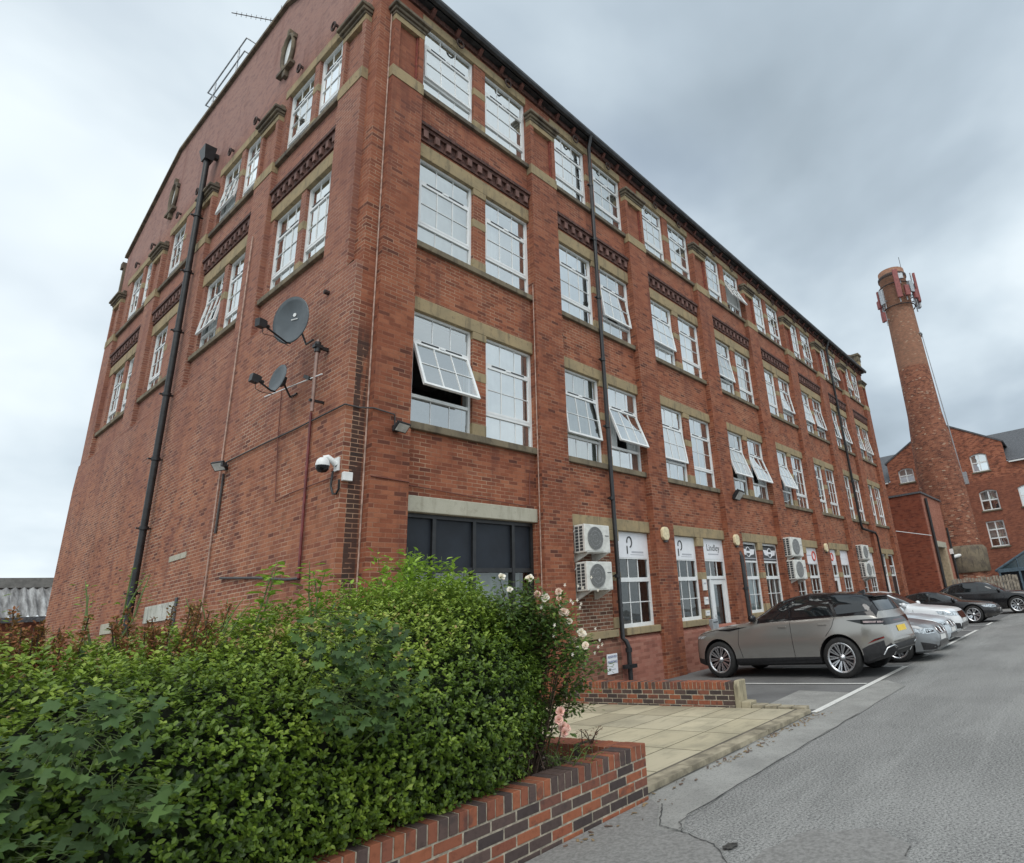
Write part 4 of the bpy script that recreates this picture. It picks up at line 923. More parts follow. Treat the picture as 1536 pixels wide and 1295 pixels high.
# corrugated shed beyond the gable
sh = empty('corrugated_shed', (-8,27,0), 'low industrial shed with a grey corrugated roof beyond the left end of the gable', 'shed')
m = MB(); n = 200; V = []; F = []
for i in range(n+1):
    x = 14*i/n; dz = .07*math.sin(i*math.pi/2.0); V += [(x,-.4,3.35+dz),(x,1.75,4.75+dz)]
for i in range(n): F.append((2*i,2*i+2,2*i+3,2*i+1))
m.add(V, F, 0, True)
t = NT('corrugated_cement'); v = t.obj(); sp_ = t.n('ShaderNodeSeparateXYZ', Vector=v)
st = t.n('ShaderNodeCombineXYZ', X=t.math('MULTIPLY', sp_.outputs[0], 3.0), Y=t.math('MULTIPLY', sp_.outputs[1], .5)).outputs[0]
t.bsdf(Base__Color=t.ramp(t.noise(st, 2.0, 5, .65), [(.3,(.07,.07,.07)),(.48,(.22,.22,.22)),(.6,(.38,.39,.39)),(.75,(.50,.52,.53))]), Roughness=.9)
m.build('roof', t.mat, sh, fix=False)
MB().box(0,14,0,8,0,3.35).build('walls', M['far'], sh); MB().box(0,14,1.6,2.0,4.7,5.12).build('ridge', simple('ridge_grey', (.20,.20,.19), .8), sh); MB().box(0,14,-.55,-.38,3.15,3.36).build('gutter', M['slate'], sh)

# ------------------------------------------------------------------ ground
t = NT('asphalt_road'); v = t.obj(); sx = t.n('ShaderNodeSeparateXYZ', Vector=v)
agg = t.noise(v, 48, 5, .8); agg2 = t.noise(v, 130, 3, .7); big = t.noise(v, .5, 5, .6); mid = t.noise(v, 2.6, 5, .6)
st = t.n('ShaderNodeCombineXYZ', X=t.math('MULTIPLY', sx.outputs[0], .22), Y=t.math('MULTIPLY', sx.outputs[1], 1.5)).outputs[0]
c = t.mix(t.smooth(big, .35, .68), (.195,.195,.19), (.26,.259,.252))
c = t.mix(t.math('MULTIPLY', t.smooth(t.noise(st, 1.0, 6, .7), .47, .62), .6), c, (.31,.31,.30))
c = t.mix(t.math('MULTIPLY', t.smooth(mid, .58, .72), .35), c, (.085,.088,.09))
c = t.mix(t.math('MULTIPLY', t.smooth(agg, .51, .59), .65), c, (.42,.42,.40)); c = t.mix(t.math('MULTIPLY', t.smooth(agg, .48, .41), .8), c, (.05,.051,.053)); c = t.mix(t.math('MULTIPLY', t.smooth(agg2, .57, .66), .5), c, (.50,.50,.48))
vor = t.n('ShaderNodeTexVoronoi', _feature='DISTANCE_TO_EDGE', Vector=v, Scale=.33); wv = t.noise(v, 5, 4)
cr = t.math('MULTIPLY', t.math('LESS_THAN', t.math('ADD', vor.outputs['Distance'], t.math('MULTIPLY', wv, .02)), .006), .25)
c = t.mix(cr, c, (.06,.06,.06))
b_ = t.bsdf(Base__Color=c, Roughness=.88, Specular__IOR__Level=.3); t.set(b_.inputs['Normal'], t.bump(t.math('ADD', agg, agg2), .45, .006)); M['asphalt'] = t.mat
t = NT('smooth_tarmac'); v = t.obj(); n1_ = t.noise(v, .8, 5, .6); ag = t.noise(v, 60, 5, .8)
c = t.mix(t.smooth(n1_, .35, .65), (.12,.12,.12), (.17,.17,.168)); c = t.mix(t.math('MULTIPLY', t.smooth(ag, .52, .62), .35), c, (.24,.24,.24)); c = t.mix(t.math('MULTIPLY', t.smooth(t.noise(v, 3.1, 4), .6, .75), .5), c, (.06,.06,.062))
b_ = t.bsdf(Base__Color=c, Roughness=.85, Specular__IOR__Level=.3); t.set(b_.inputs['Normal'], t.bump(ag, .5, .005)); M['tarmac'] = t.mat
t = NT('pale_patch_tarmac'); v = t.obj(); n1_ = t.noise(v, 1.6, 5, .6); ag = t.noise(v, 55, 5, .8)
c = t.mix(t.smooth(n1_, .35, .65), (.25,.248,.235), (.33,.328,.31)); c = t.mix(t.math('MULTIPLY', t.smooth(ag, .52, .7), .4), c, (.34,.34,.32)); c = t.mix(t.math('MULTIPLY', t.smooth(ag, .47, .40), .5), c, (.09,.09,.09))
b_ = t.bsdf(Base__Color=c, Roughness=.9); t.set(b_.inputs['Normal'], t.bump(ag, .5, .005)); M['patch'] = t.mat
def sheet(name, poly, z, mat, th=.0):
    m = MB(); m.add([(x, y, z) for x, y in poly], [tuple(range(len(poly)))]); o = m.build(name, mat, fix=False); o['kind'] = 'structure'
    if o.data.polygons[0].normal.z < 0: o.data.flip_normals()
    return o
sheet('ground', [(-400,-400),(900,-400),(900,900),(-400,900)], 0, M['asphalt'])
sheet('parking_area', [(4.35,-5.12),(34.5,-5.0),(34.5,-.1),(4.35,-.1)], .004, M['tarmac'])
def wob(x0, x1, y, n, a, sd_):
    r_ = random.Random(sd_); return [(x0+(x1-x0)*i/n, y+r_.uniform(-a, a)) for i in range(n+1)]
sheet('gutter_strip', [(.21,-5.16),(4.6,-5.13)]+[(7.6,-5.12),(7.7,-5.3)]+wob(7.0,-.02,-5.78,16,.02,3)+[(-.35,-5.95),(-.42,-5.75),(.05,-5.45)], .008, M['patch'])
sheet('pale_parking_patch', [(4.45,-4.2),(6.4,-4.1),(6.2,-5.1),(4.62,-5.1)], .008, M['patch'])
M['asphalt2'] = simple('worn_asphalt_apron', (.26,.255,.245), .9, var=.14, scale=38, bump=.5)
sheet('pavement_patch', [(-3.2,-5.26),(.2,-5.26),(.05,-5.45),(-.42,-5.75),(-.38,-5.95),(-.45,-6.3),(-.8,-6.6),(-3.2,-7.6)], .012, simple('worn_asphalt_apron', (.15,.152,.15), .9, var=.2, scale=2.2, bump=.5))
r_ = random.Random(9); cover = [(-.75+.95*math.cos(2*math.pi*i/30)*(1+r_.uniform(-.12,.12)), -7.15+.52*math.sin(2*math.pi*i/30)*(1+r_.uniform(-.12,.12))) for i in range(30)]
sheet('worn_patch', cover, .0145, M['asphalt2'])
def crack(path, w_, nm='road_crack', sd_=1):
    r_ = random.Random(sd_); m = MB(); L = []
    P = []
    for (a, b_) in zip(path, path[1:]):
        for i in range(10):
            q = i/10; P.append((a[0]+(b_[0]-a[0])*q+r_.uniform(-.012,.012), a[1]+(b_[1]-a[1])*q+r_.uniform(-.012,.012)))
    P.append(path[-1]); V = []; F = []
    for i, p in enumerate(P):
        a = P[max(i-1,0)]; b_ = P[min(i+1,len(P)-1)]; d_ = Vector((b_[0]-a[0], b_[1]-a[1])).normalized(); ww = w_*r_.uniform(.3,1)
        V += [(p[0]-d_.y*ww, p[1]+d_.x*ww, .016), (p[0]+d_.y*ww, p[1]-d_.x*ww, .016)]
    for i in range(len(P)-1): F.append((2*i,2*i+1,2*i+3,2*i+2))
    m.add(V, F); o = m.build(nm, simple('crack_dark', (.07,.07,.068), .95), fix=False); o['kind'] = 'structure'
crack([(.1,-5.45),(-.33,-5.72),(-.38,-5.95),(-.5,-6.3),(-.8,-6.6)], .007, sd_=2); crack([(-.36,-5.95),(-.2,-5.82),(1.5,-5.80),(4.4,-5.79)], .006, sd_=3); crack([(.25,-5.17),(4.3,-5.16)], .010, sd_=5)
m = MB(); r_ = random.Random(4); m.add([(-.47+.06*math.cos(a)*r_.uniform(.7,1.3), -6.42+.05*math.sin(a)*r_.uniform(.6,1.2), .014) for a in [2*math.pi*i/20 for i in range(20)]], [tuple(range(20))])
o = m.build('pothole', simple('pothole_dark', (.075,.072,.066), .95, var=.3, scale=30, bump=.8), fix=False); o['kind'] = 'structure'
t = NT('road_paint'); v = t.obj(); n1_ = t.noise(v, 26, 5, .7)
c = t.mix(t.smooth(n1_, .56, .68), (.70,.70,.67), (.28,.28,.27)); t.bsdf(Base__Color=c, Roughness=.7); M['paint'] = t.mat
def line(a, b_, w_=.1):
    a = Vector(a); b_ = Vector(b_); d_ = (b_-a).normalized(); n_ = Vector((-d_.y, d_.x))*w_/2
    return [tuple(a+n_), tuple(a-n_), tuple(b_-n_), tuple(b_+n_)]
def linef(p): 
    m = MB(); m.add([(x,y,.016) for x,y in p], [(0,1,2,3)]); return m
mall = MB()
def addl(a, b_, w_=.1): mall.add([(x,y,.016) for x,y in line(a,b_,w_)], [(0,1,2,3)])
addl((4.35,-5.17),(9.8,-5.13),.11); addl((11.65,-5.1),(12.3,-5.1),.11); addl((13.3,-5.1),(20.3,-5.04),.11); addl((22.6,-5.02),(24.4,-5.0),.11)
for x in (7.2,9.80,12.35,14.95,17.55,20.2,22.8): addl((x,-5.07),(x-.02,-2.3),.09)
o = mall.build('parking_lines', M['paint'], fix=False); o['kind'] = 'structure'
# patio ---------------------------------------------------------------
t = NT('buff_paving_flags'); v = t.obj(); sp_ = t.n('ShaderNodeSeparateXYZ', Vector=v)
uvv = t.n('ShaderNodeCombineXYZ', X=t.math('ADD', sp_.outputs[0], .1), Y=t.math('ADD', sp_.outputs[1], .18)).outputs[0]
bk = t.n('ShaderNodeTexBrick', Vector=uvv, Color1=(0,0,0), Color2=(1,1,1), Mortar=(.5,.5,.5), Scale=1.0, Mortar__Size=.009, Mortar__Smooth=.2, Bias=0.0, Brick__Width=.9, Row__Height=.6, _offset=.0)
c = t.ramp(bk.outputs['Color'], [(0,(.38,.335,.24)),(.35,(.48,.425,.30)),(.7,(.55,.49,.35)),(1,(.43,.385,.285))])
st_ = t.n('ShaderNodeCombineXYZ', X=t.math('MULTIPLY', sp_.outputs[0], .8), Y=t.math('MULTIPLY', sp_.outputs[1], 3.5)).outputs[0]
c = t.mix(t.math('MULTIPLY', t.smooth(t.noise(v, 1.3, 5, .65), .42, .7), .55), c, (.23,.215,.16)); c = t.mix(t.math('MULTIPLY', t.smooth(t.noise(st_, 2.5, 5, .65), .52, .70), .4), c, (.18,.165,.125))
c = t.mix(t.math('MULTIPLY', t.smooth(t.noise(v, 60, 3, .7), .6, .75), .3), c, (.15,.14,.11))
c = t.mix(bk.outputs['Fac'], c, (.10,.095,.06)); b_ = t.bsdf(Base__Color=c, Roughness=.9, Specular__IOR__Level=.2)
t.set(b_.inputs['Normal'], t.bump(t.math('ADD', t.math('MULTIPLY', bk.outputs['Fac'], -1.5), t.noise(v, 90, 3)), .5, .006))
m = MB(); m.box(-.3,4.3,-4.94,-.0,.004,.055); o = m.build('patio', t.mat); o['kind'] = 'structure'
m = MB(); r_ = random.Random(3); x = .2
while x < 4.3:
    L_ = min(.9, 4.31-x); m.box(x,x+L_-.008,-5.14+r_.uniform(-.004,.004),-4.95,-.05,.062+r_.uniform(-.004,.003)); x += L_
o = m.build('patio_kerb', simple('kerb_stone', (.33,.29,.21), .9, var=.25, scale=5, bump=.5)); o['kind'] = 'structure'; 
m = MB(); m.box(.2,4.35,-4.949,-4.9,.0,.0565); o = m.build('kerb_joint', simple('joint_dark', (.12,.105,.08), .95)); o['kind'] = 'structure'

# real bricks
def tint_mat(name, stops, rough=.85, bump=.4, extra_noise=.4, spec=.3):
    t = NT(name); v = t.obj(); a = t.n('ShaderNodeAttribute', _attribute_name='tint'); c = t.ramp(a.outputs['Fac'], stops)
    c = t.mix(t.math('MULTIPLY', t.smooth(t.noise(v, 30, 4, .65), .45, .7), extra_noise), c, t.mix(1, c, (.45,.42,.42), 'MULTIPLY'))
    c = t.mix(t.math('MULTIPLY', t.smooth(t.noise(v, 9, 4, .6), .55, .68), extra_noise*1.3), c, (.055,.045,.045))
    b_ = t.bsdf(Base__Color=c, Roughness=rough, Specular__IOR__Level=spec); t.set(b_.inputs['Normal'], t.bump(t.noise(v, 70, 4), bump, .004)); return t.mat
M['pbrick'] = tint_mat('planter_bricks', [(0,(.055,.045,.045)),(.3,(.12,.08,.07)),(.38,(.22,.08,.052)),(.6,(.34,.12,.062)),(.8,(.29,.098,.056)),(1,(.18,.08,.06))])
M['mortar'] = simple('lime_mortar', (.42,.37,.29), .95, var=.2, scale=20, bump=.5)
def brickwall(name, A, B, zt, th, parent, side=1, z0=0.0, rnd=1, darkness=.42, cop=.112, courses=None):
    """wall from A to B (front face line), thickness to the left of A->B * side; real bricks round a mortar core"""
    r_ = random.Random(rnd); A = Vector((*A, 0)); B = Vector((*B, 0)); d = (B-A).normalized(); n = Vector((-d.y, d.x, 0))*side; L = (B-A).length
    m = MB(); tint = []
    def bk_(u0, u1, w0, w1, h0, h1, tt):
        j = lambda: r_.uniform(-.002, .002)
        c = A+d*((u0+u1)/2)+n*((w0+w1)/2)+Vector((0,0,(h0+h1)/2)); m.obox(c+n*j()+Vector((0,0,j()*.5)), d, n, (0,0,1), (u1-u0)/2, (w1-w0)/2, (h1-h0)/2); tint.extend([tt]*6)
    def tn():
        return r_.uniform(0,.3) if r_.random() < darkness else r_.uniform(.38,1)
    zc = zt-cop; h = .075; k = 0; z = zc-h
    while z > z0-.08:
        u = -(.1125 if k % 2 else 0)+.0
        while u < L:
            a, b_ = max(u, 0), min(u+.212, L)
            if b_-a > .03:
                bk_(a, b_, 0, .1, max(z, z0-.06), z+.063, tn()); bk_(a, b_, th-.1, th, max(z, z0-.06), z+.063, tn())
            u += .225
        k += 1; z -= h
    u = 0
    while u < L-.01:
        b_ = min(u+.064, L); bk_(u, b_, -.004, th+.004, zc, zt+r_.uniform(-.003,.002), (r_.uniform(.4,.95) if r_.random() < .72 else r_.uniform(.1,.3))); u += .0755
    o = m.build(name, M['pbrick'], parent, fix=True, bevel=.004)
    at = o.data.attributes.new('tint', 'FLOAT', 'FACE'); at.data.foreach_set('value', tint)
    mm = MB(); mm.obox(A+d*(L/2)+n*(th/2)+Vector((0,0,(zt-.006+z0-.06)/2)), d, n, (0,0,1), L/2-.003, th/2-.003, (zt-.006-z0+.06)/2); mm.build('mortar', M['mortar'], o)
    return o
pl = empty('brick_planter', (0,0,0), 'low orange and black brick planter wall with brick on edge coping under the hedge', 'planter')
brickwall('front_wall', (-7.2,-5.25), (.18,-5.25), .46, .22, pl, 1, rnd=1, darkness=.38)
brickwall('side_wall', (.18,-5.028), (.18,-.12), .455, .22, pl, 1, rnd=2)
wl = empty('patio_wall', (0,0,0), 'low brick wall with stone end block between the patio and the parking bays', 'wall')
brickwall('wall', (4.32,-3.92), (4.32,-.15), .42, .22, wl, -1, rnd=3, darkness=.6)
m = MB(); m.prism([(4.30,.0),(4.56,.0),(4.56,.44),(4.34,.44),(4.30,.36)], 'y', -4.02, -3.93); m.prism([(4.31,0),(4.55,0),(4.55,.14),(4.33,.14)], 'y', -4.18, -4.021)
m.build('stone_end', stone_mat('pale_end_stone', (.42,.37,.26),(.34,.30,.21),(.12,.11,.08)), wl, bevel=.015)
m = MB(); r_ = random.Random(8)
y = -4.19
while y > -5.05: m.box(4.33+r_.uniform(-.01,.01),4.52,y-.2,y-.01,-.03,.085+r_.uniform(-.012,.012)); y -= .215
o = m.build('kerb_edging', _M.get('kerb_stone')); o['kind'] = 'structure'
# soil with bark
t = NT('bark_mulch'); v = t.obj(); n1_ = t.noise(v, 38, 4, .7)
c = t.ramp(n1_, [(.3,(.025,.018,.013)),(.5,(.09,.06,.045)),(.65,(.19,.13,.10)),(.8,(.33,.26,.21))]); b_ = t.bsdf(Base__Color=c, Roughness=.95); t.set(b_.inputs['Normal'], t.bump(n1_, 1, .03)); M['bark'] = t.mat
m = MB(); m.box(-7.2,-.045,-5.025,-.15,.0,.345); o = m.build('planter_soil', M['bark']); o['kind'] = 'structure'
m = MB(); r_ = random.Random(12)
for i in range(1500):
    x, y = (-1.4+1.33*r_.random(), -5.0+1.9*r_.random()); a = r_.uniform(0,6.28); mt = r_.choice([0,0,1,1,2])
    m.obox((x,y,.352+r_.uniform(0,.015)), (math.cos(a),math.sin(a),r_.uniform(-.3,.3)), (-math.sin(a),math.cos(a),r_.uniform(-.3,.3)), (0,0,1), r_.uniform(.008,.022), r_.uniform(.004,.010), .003, mt)
o = m.build('bark_chips', [simple('chip_dark', (.05,.032,.024), .9), simple('chip_brown', (.15,.10,.075), .9), simple('chip_pale', (.38,.32,.27), .9)]); tag(o, kind='stuff', label='brown and pale bark chips spread on the planter soil', cat='bark chips')
# leaf litter along the kerb
m = MB(); r_ = random.Random(21)
for i in range(170):
    x = r_.uniform(1.2,4.4) if r_.random() < .8 else r_.uniform(-1,1); y = -5.2-abs(r_.gauss(0,.09)); y = y if x > .3 else -5.3-abs(r_.gauss(0,.08)); a = r_.uniform(0,6.28); s_ = r_.uniform(.006,.02)
    m.obox((x,y,.018), (math.cos(a),math.sin(a),.15), (-math.sin(a),math.cos(a),.1), (0,0,1), s_, s_*.6, .002, r_.choice([0,1]))
o = m.build('leaf_litter', [_M['chip_brown'], simple('litter_tan', (.28,.20,.11), .9)]); tag(o, kind='stuff', label='dry leaf litter along the patio kerb', cat='leaf litter')

# ------------------------------------------------------------------ cars
def paint(name, col, metal=.6, rough=.28):
    if name in _M: return _M[name]
    t = NT(name); v = t.obj(); fl = t.noise(v, 900, 1); dirt = t.noise(v, 5, 4)
    c = t.mix(t.math('MULTIPLY', t.smooth(fl, .4, .7), .25), col, tuple(min(1, k*1.35+.01) for k in col))
    sz = t.n('ShaderNodeSeparateXYZ', Vector=v).outputs[2]
    c = t.mix(t.math('MULTIPLY', t.math('MULTIPLY', t.smooth(sz, .7, .25), t.smooth(dirt, .4, .7)), .25), c, (.16,.145,.12))
    t.bsdf(Base__Color=c, Metallic=metal, Roughness=rough, Coat__Weight=.45, Coat__Roughness=.06); _M[name] = t.mat; return t.mat
CG = NT('car_glass'); CG.bsdf(Base__Color=(.012,.015,.017), Roughness=.03, Specular__IOR__Level=.7, Coat__Weight=.3, Coat__Roughness=.02); M['carglass'] = CG.mat
M['gloss'] = _M['gloss_black']; M['trim'] = simple('black_trim_plastic', (.022,.022,.024), .6, var=.15, scale=20)
M['rubber'] = simple('tyre_rubber', (.018,.018,.018), .8, var=.2, scale=30, bump=.2)
M['alloy'] = simple('machined_alloy', (.62,.63,.65), .25, .9, var=.05, scale=10); M['chrome'] = simple('satin_chrome', (.70,.71,.72), .18, .95, var=.03)
M['lamp'] = simple('headlamp_clear', (.55,.60,.64), .08, .3, var=.3, scale=25, spec=.9); M['tail'] = simple('tail_lamp_red', (.16,.012,.014), .12, 0, var=.3, scale=15, spec=.8)
M['tailclear'] = simple('tail_lamp_pale', (.42,.33,.33), .12, .2, var=.2, scale=20); M['yplate'] = simple('yellow_plate', (.75,.52,.03), .4, var=.03); M['wplate'] = simple('white_plate', (.75,.75,.73), .4, var=.03)
def smoothinterp(xs, pts, k=3):
    p = sorted(pts); a = np.interp(xs, [q[0] for q in p], [q[1] for q in p])
    for _ in range(k):
        b = a.copy(); b[1:-1] = .25*a[:-2]+.5*a[1:-1]+.25*a[2:]; a = b
    return a
def car(name, label, x, y, heading, P):
    root = empty(name, (x, y, .004), label, 'car', 'cars parked nose in or out along the mill', rz=heading)
    L, Wd = P['L'], P['W']; xf, xr = P['xf'], P['xr']; rw = P['r']; hwid = Wd/2
    n = 72; xs = np.linspace(P['x1'], P['x0'], n)   # front to rear
    top = smoothinterp(xs, P['top'], 1); belt = smoothinterp(xs, P['belt'], 2); hw = smoothinterp(xs, P['hw'], 1)*hwid; bot = smoothinterp(xs, P['bot'], 1)
    th = P.get('tumble', .74)
    rings = []
    for i in range(n):
        zb, bt, tp, w_ = bot[i], belt[i], max(top[i], belt[i]+.01), hw[i]; h = tp-bt; g = min(1, max(0, (h-.10)/.28)); g = g*g*(3-2*g)
        zw = zb+(bt-zb)*.62
        P0 = [(0,zb),(.80*w_,zb),(.955*w_,zb+.05),(.99*w_,zb+.17),(w_,zw-.06),(.998*w_,zw+.03),(.982*w_,bt-.09),(.955*w_,bt-.015)]
        rw_ = th*w_
        A = [(.93*w_,bt+h*.16),(.82*w_,bt+h*.50),(.66*w_,bt+h*.80),(.44*w_,bt+h*.93),(.22*w_,bt+h*.99),(0,tp)]
        B = [(.925*w_,bt+.02),((.925*w_+rw_)/2+.03,bt+h*.50),(rw_+.025,tp-.085),(rw_-.055,tp-.028),(rw_*.5,tp-.006),(0,tp)]
        P1 = P0+[(a[0]*(1-g)+b[0]*g, a[1]*(1-g)+b[1]*g) for a, b in zip(A, B)]
        rings.append(P1)
    k = len(rings[0]); V = []; ring_n = 2*k-2
    for i in range(n):
        for (yy, zz) in rings[i]: V.append((xs[i], yy, zz))
        for (yy, zz) in rings[i][-2:0:-1]: V.append((xs[i], -yy, zz))
    F = []; mats = []
    for i in range(n-1):
        for j in range(ring_n):
            F.append((i*ring_n+j, (i+1)*ring_n+j, (i+1)*ring_n+(j+1) % ring_n, i*ring_n+(j+1) % ring_n))
            jj = j if j < k-1 else ring_n-1-j
            mi = 0; i2 = i
            gh = (top[i2]-belt[i2]) > .2
            if jj <= 2 and P.get('clad'): mi = 1
            if (gh or (P.get('blackpillar') and top[i2]-belt[i2] > .14 and -2.1 < xs[i] < 0)) and 7 <= jj <= 9: mi = 2 if P.get('blackpillar') else 0
            if gh and jj >= 10: mi = 2 if P.get('blackroof') else 0
            mats.append(mi)
    F.append(tuple(range(ring_n))[::-1]); mats.append(0); F.append(tuple(range((n-1)*ring_n, n*ring_n))); mats.append(0)
    me = bpy.data.meshes.new('body'); me.from_pydata(V, [], F)
    for m_ in (P['paint'], M['trim'], M['gloss']): me.materials.append(m_)
    me.polygons.foreach_set('material_index', mats)
    bm = bmesh.new(); bm.from_mesh(me); bmesh.ops.recalc_face_normals(bm, faces=bm.faces); bm.to_mesh(me); bm.free()
    bvh = BVHTree.FromPolygons([v_.co.copy() for v_ in me.vertices], [tuple(p.vertices) for p in me.polygons])
    body = link('body', me, root)
    # wheel wells
    ra = rw+.055; cyl = MB()
    for wx in (xf, xr):
        for sg in (-1, 1):
            cyl.lathe([(0,0),(ra,0),(ra,.45),(0,.45)], 40, 0, 'y', (wx, sg*hwid*1.1-(.45 if sg > 0 else 0), rw+.01), False)
    cme = cyl.mesh('cut', [M['trim']])
    bmc = bmesh.new(); bmc.from_mesh(cme); bmesh.ops.remove_doubles(bmc, verts=bmc.verts, dist=.0005); bmesh.ops.recalc_face_normals(bmc, faces=bmc.faces); bmc.to_mesh(cme); bmc.free()
    cut = link('cut', cme, root)
    md = body.modifiers.new('b', 'BOOLEAN'); md.object = cut; md.operation = 'DIFFERENCE'; md.solver = 'EXACT'
    bpy.context.view_layer.update()
    me2 = bpy.data.meshes.new_from_object(body.evaluated_get(bpy.context.evaluated_depsgraph_get())); body.modifiers.clear(); body.data = me2; me2.name = 'body'
    bpy.data.objects.remove(cut)
    if len(me2.materials) < 3: print('MATS', len(me2.materials))
    for p in me2.polygons:
        c = p.center
        for wx in (xf, xr):
            if math.hypot(c.x-wx, c.z-rw-.01) < ra+.004 and c.z < rw+ra and (abs(c.y) < hwid*.985 and (abs(p.normal.y) < .3 or abs(c.y) < hwid*1.1-.40)): p.material_index = 1
        p.use_smooth = True
    for p in me2.polygons:
        if p.material_index == 1 and abs(p.normal.z) > .99: p.use_smooth = False
    me2.set_sharp_from_angle(angle=R(34))
    def patch(nm, d, poly, mat, off=.006, parent=body, step=.07, smooth=True, th_=None):
        d = Vector(d).normalized(); rgt = Vector((0,0,1)).cross(d)
        if rgt.length < .1: rgt = Vector((0,1,0)); upv = Vector((1,0,0))
        else: rgt.normalize(); upv = Vector((0,0,1))
        pts = [Vector(p) for p in poly]; B = []
        for i in range(len(pts)):
            a, b = pts[i], pts[(i+1) % len(pts)]; q = max(1, int((b-a).length/step))
            B += [a+(b-a)*j/q for j in range(q)]
        nb_ = len(B); mnx, mxx = min(p.x for p in B), max(p.x for p in B); mny, mxy = min(p.y for p in B), max(p.y for p in B)
        def ins(p):
            c = False
            for i in range(nb_):
                a, b = B[i], B[i-1]
                if (a.y > p.y) != (b.y > p.y) and p.x < (b.x-a.x)*(p.y-a.y)/(b.y-a.y+1e-12)+a.x: c = not c
            return c
        I = []; gx = mnx+step/2
        while gx < mxx:
            gy = mny+step/2
            while gy < mxy:
                p = Vector((gx, gy))
                if ins(p) and min((p-q).length for q in B) > step*.35: I.append(p)
                gy += step
            gx += step
        r_ = delaunay_2d_cdt(B+I, [], [list(range(nb_))], 1, 1e-5)
        V = []; ok = []
        for p in r_[0]:
            o_ = rgt*p.x+upv*p.y+d*6
            h = bvh.ray_cast(o_, -d)
            if h[0] is None: ok.append(False); V.append((0,0,0)); continue
            nn = h[1] if h[1].dot(d) > 0 else -h[1]
            ok.append(True); V.append(tuple(h[0]+(nn*.6+d*.4).normalized()*off))
        Fs = [tuple(f) for f in r_[2] if all(ok[i] for i in f)]
        if not Fs: print('EMPTY PATCH', name, nm); return None
        m = MB(); m.add(V, Fs, 0, smooth); o = m.build(nm, mat, parent, fix=False)
        return o
    # mirrored side patches: poly in (x, z)
    def side(nm, poly, mat, off=.006, parent=body, **k_):
        patch(nm, (0,1,0), [(-p[0], p[1]) for p in poly], mat, off, parent, **k_)    # rgt = z x y = -x
        patch(nm, (0,-1,0), [(p[0], p[1]) for p in poly], mat, off, parent, **k_)
    for wpoly in P['windows']: side('side_window', wpoly, M['carglass'])
    # front: d=(1,0,0) rgt = z x x = y
    for nm, mt, poly in P.get('front', []): patch(nm, (1,0,0), poly, mt, .008)
    for nm, mt, poly in P.get('rear', []): patch(nm, (-1,0,0), [(-p[0], p[1]) for p in poly], mt, .008)
    for nm, mt, poly, ang in P.get('corner', []):
        for sg in (-1, 1):
            d = Vector((math.cos(ang), sg*math.sin(ang), 0)); rg_ = Vector((0,0,1)).cross(d); rf_ = Vector(((P['x1']-.16) if ang < 1.57 else (P['x0']+.16), sg*hwid*.84, 0)); q_ = rf_.dot(rg_); patch(nm, d, [(sg*p[0]+q_, p[1]) for p in poly], mt, .007, step=.05)
    for nm, mt, poly in P.get('sides', []): side(nm, poly, mt, .007)
    for nm, mt, poly in P.get('up', []): patch(nm, (0,0,1), [(p[1], p[0]) for p in poly], mt, .006)
    # shut lines
    def seam(pts):
        for sg in (-1, 1):
            Q = []
            for (px, pz) in pts:
                h = bvh.ray_cast(Vector((px, sg*4, pz)), Vector((0,-sg,0)))
                if h[0] is not None: Q.append(h[0])
            if len(Q) > 1: m = MB(); m.tube(Q, .006, 4); m.build('shut_line', M['gloss'], body)
    for s_ in P.get('seams', []):
        pts = []
        for a, b in zip(s_, s_[1:]): pts += [(a[0]+(b[0]-a[0])*i/8, a[1]+(b[1]-a[1])*i/8) for i in range(8)]
        seam(pts+[s_[-1]])
    for (hx, hz) in P.get('handles', []):
        for sg in (-1, 1):
            h = bvh.ray_cast(Vector((hx, sg*4, hz)), Vector((0,-sg,0)))
            if h[0]: m = MB(); m.obox(h[0]+Vector((0,sg*.008,0)), (1,0,0), (0,1,0), (0,0,1), .095, .008, .016); m.build('door_handle', P['paint'], body, bevel=.006)
    # mirrors
    mxx_, mz = P['mirror']
    for sg in (-1, 1):
        h = bvh.ray_cast(Vector((mxx_, sg*4, mz)), Vector((0,-sg,0))); yy = abs(h[0].y) if h[0] else hwid*.9
        m = MB(); V = []; nn_ = 10
        m.lathe([(0,-.10),(.06,-.09),(.088,-.03),(.09,.03),(.075,.09),(0,.10)], 16, 0, 'y', (0,0,0)); V = [(mxx_+v_[0]*.8, sg*(yy+.13+v_[1]), mz+.03+v_[2]*.85) for v_ in m.v]; m.v = V
        m.obox((mxx_+.01, sg*(yy+.02), mz-.02), (1,0,0), (0,1,0), (0,0,1), .04, .06, .025, 0)
        m.build('door_mirror', P.get('mirrormat', P['paint']), body)
    if P.get('extra'): P['extra'](body, bvh)
    # wheels
    tm = MB(); tw = .115; tm.lathe([(rw*.70,-tw),(rw*.76,-tw-.006),(rw*.93,-tw-.004),(rw*.985,-tw+.02),(rw,-tw+.045),(rw,tw-.045),(rw*.985,tw-.02),(rw*.93,tw+.004),(rw*.76,tw+.006),(rw*.70,tw)], 56); tme = tm.mesh('wheel', [M['rubber']])
    rr_ = rw*.735; rm = MB(); rm.lathe([(rr_*.88,-tw+.01),(rr_*.95,-tw-.006),(rr_,-tw-.010),(rr_*1.02,-tw),(rr_*.97,tw)], 56, 0); rm.lathe([(0,-.045),(rr_*.93,-.045)], 40, 1); rm.lathe([(0,-tw+.005),(.028,-tw+.003),(.035,-tw+.02),(.07,-tw+.03),(.07,-.04)], 24, 1 if P.get('darkspoke') else 0)
    ns = P.get('spokes', 10); tw_ = P.get('twin', .0)
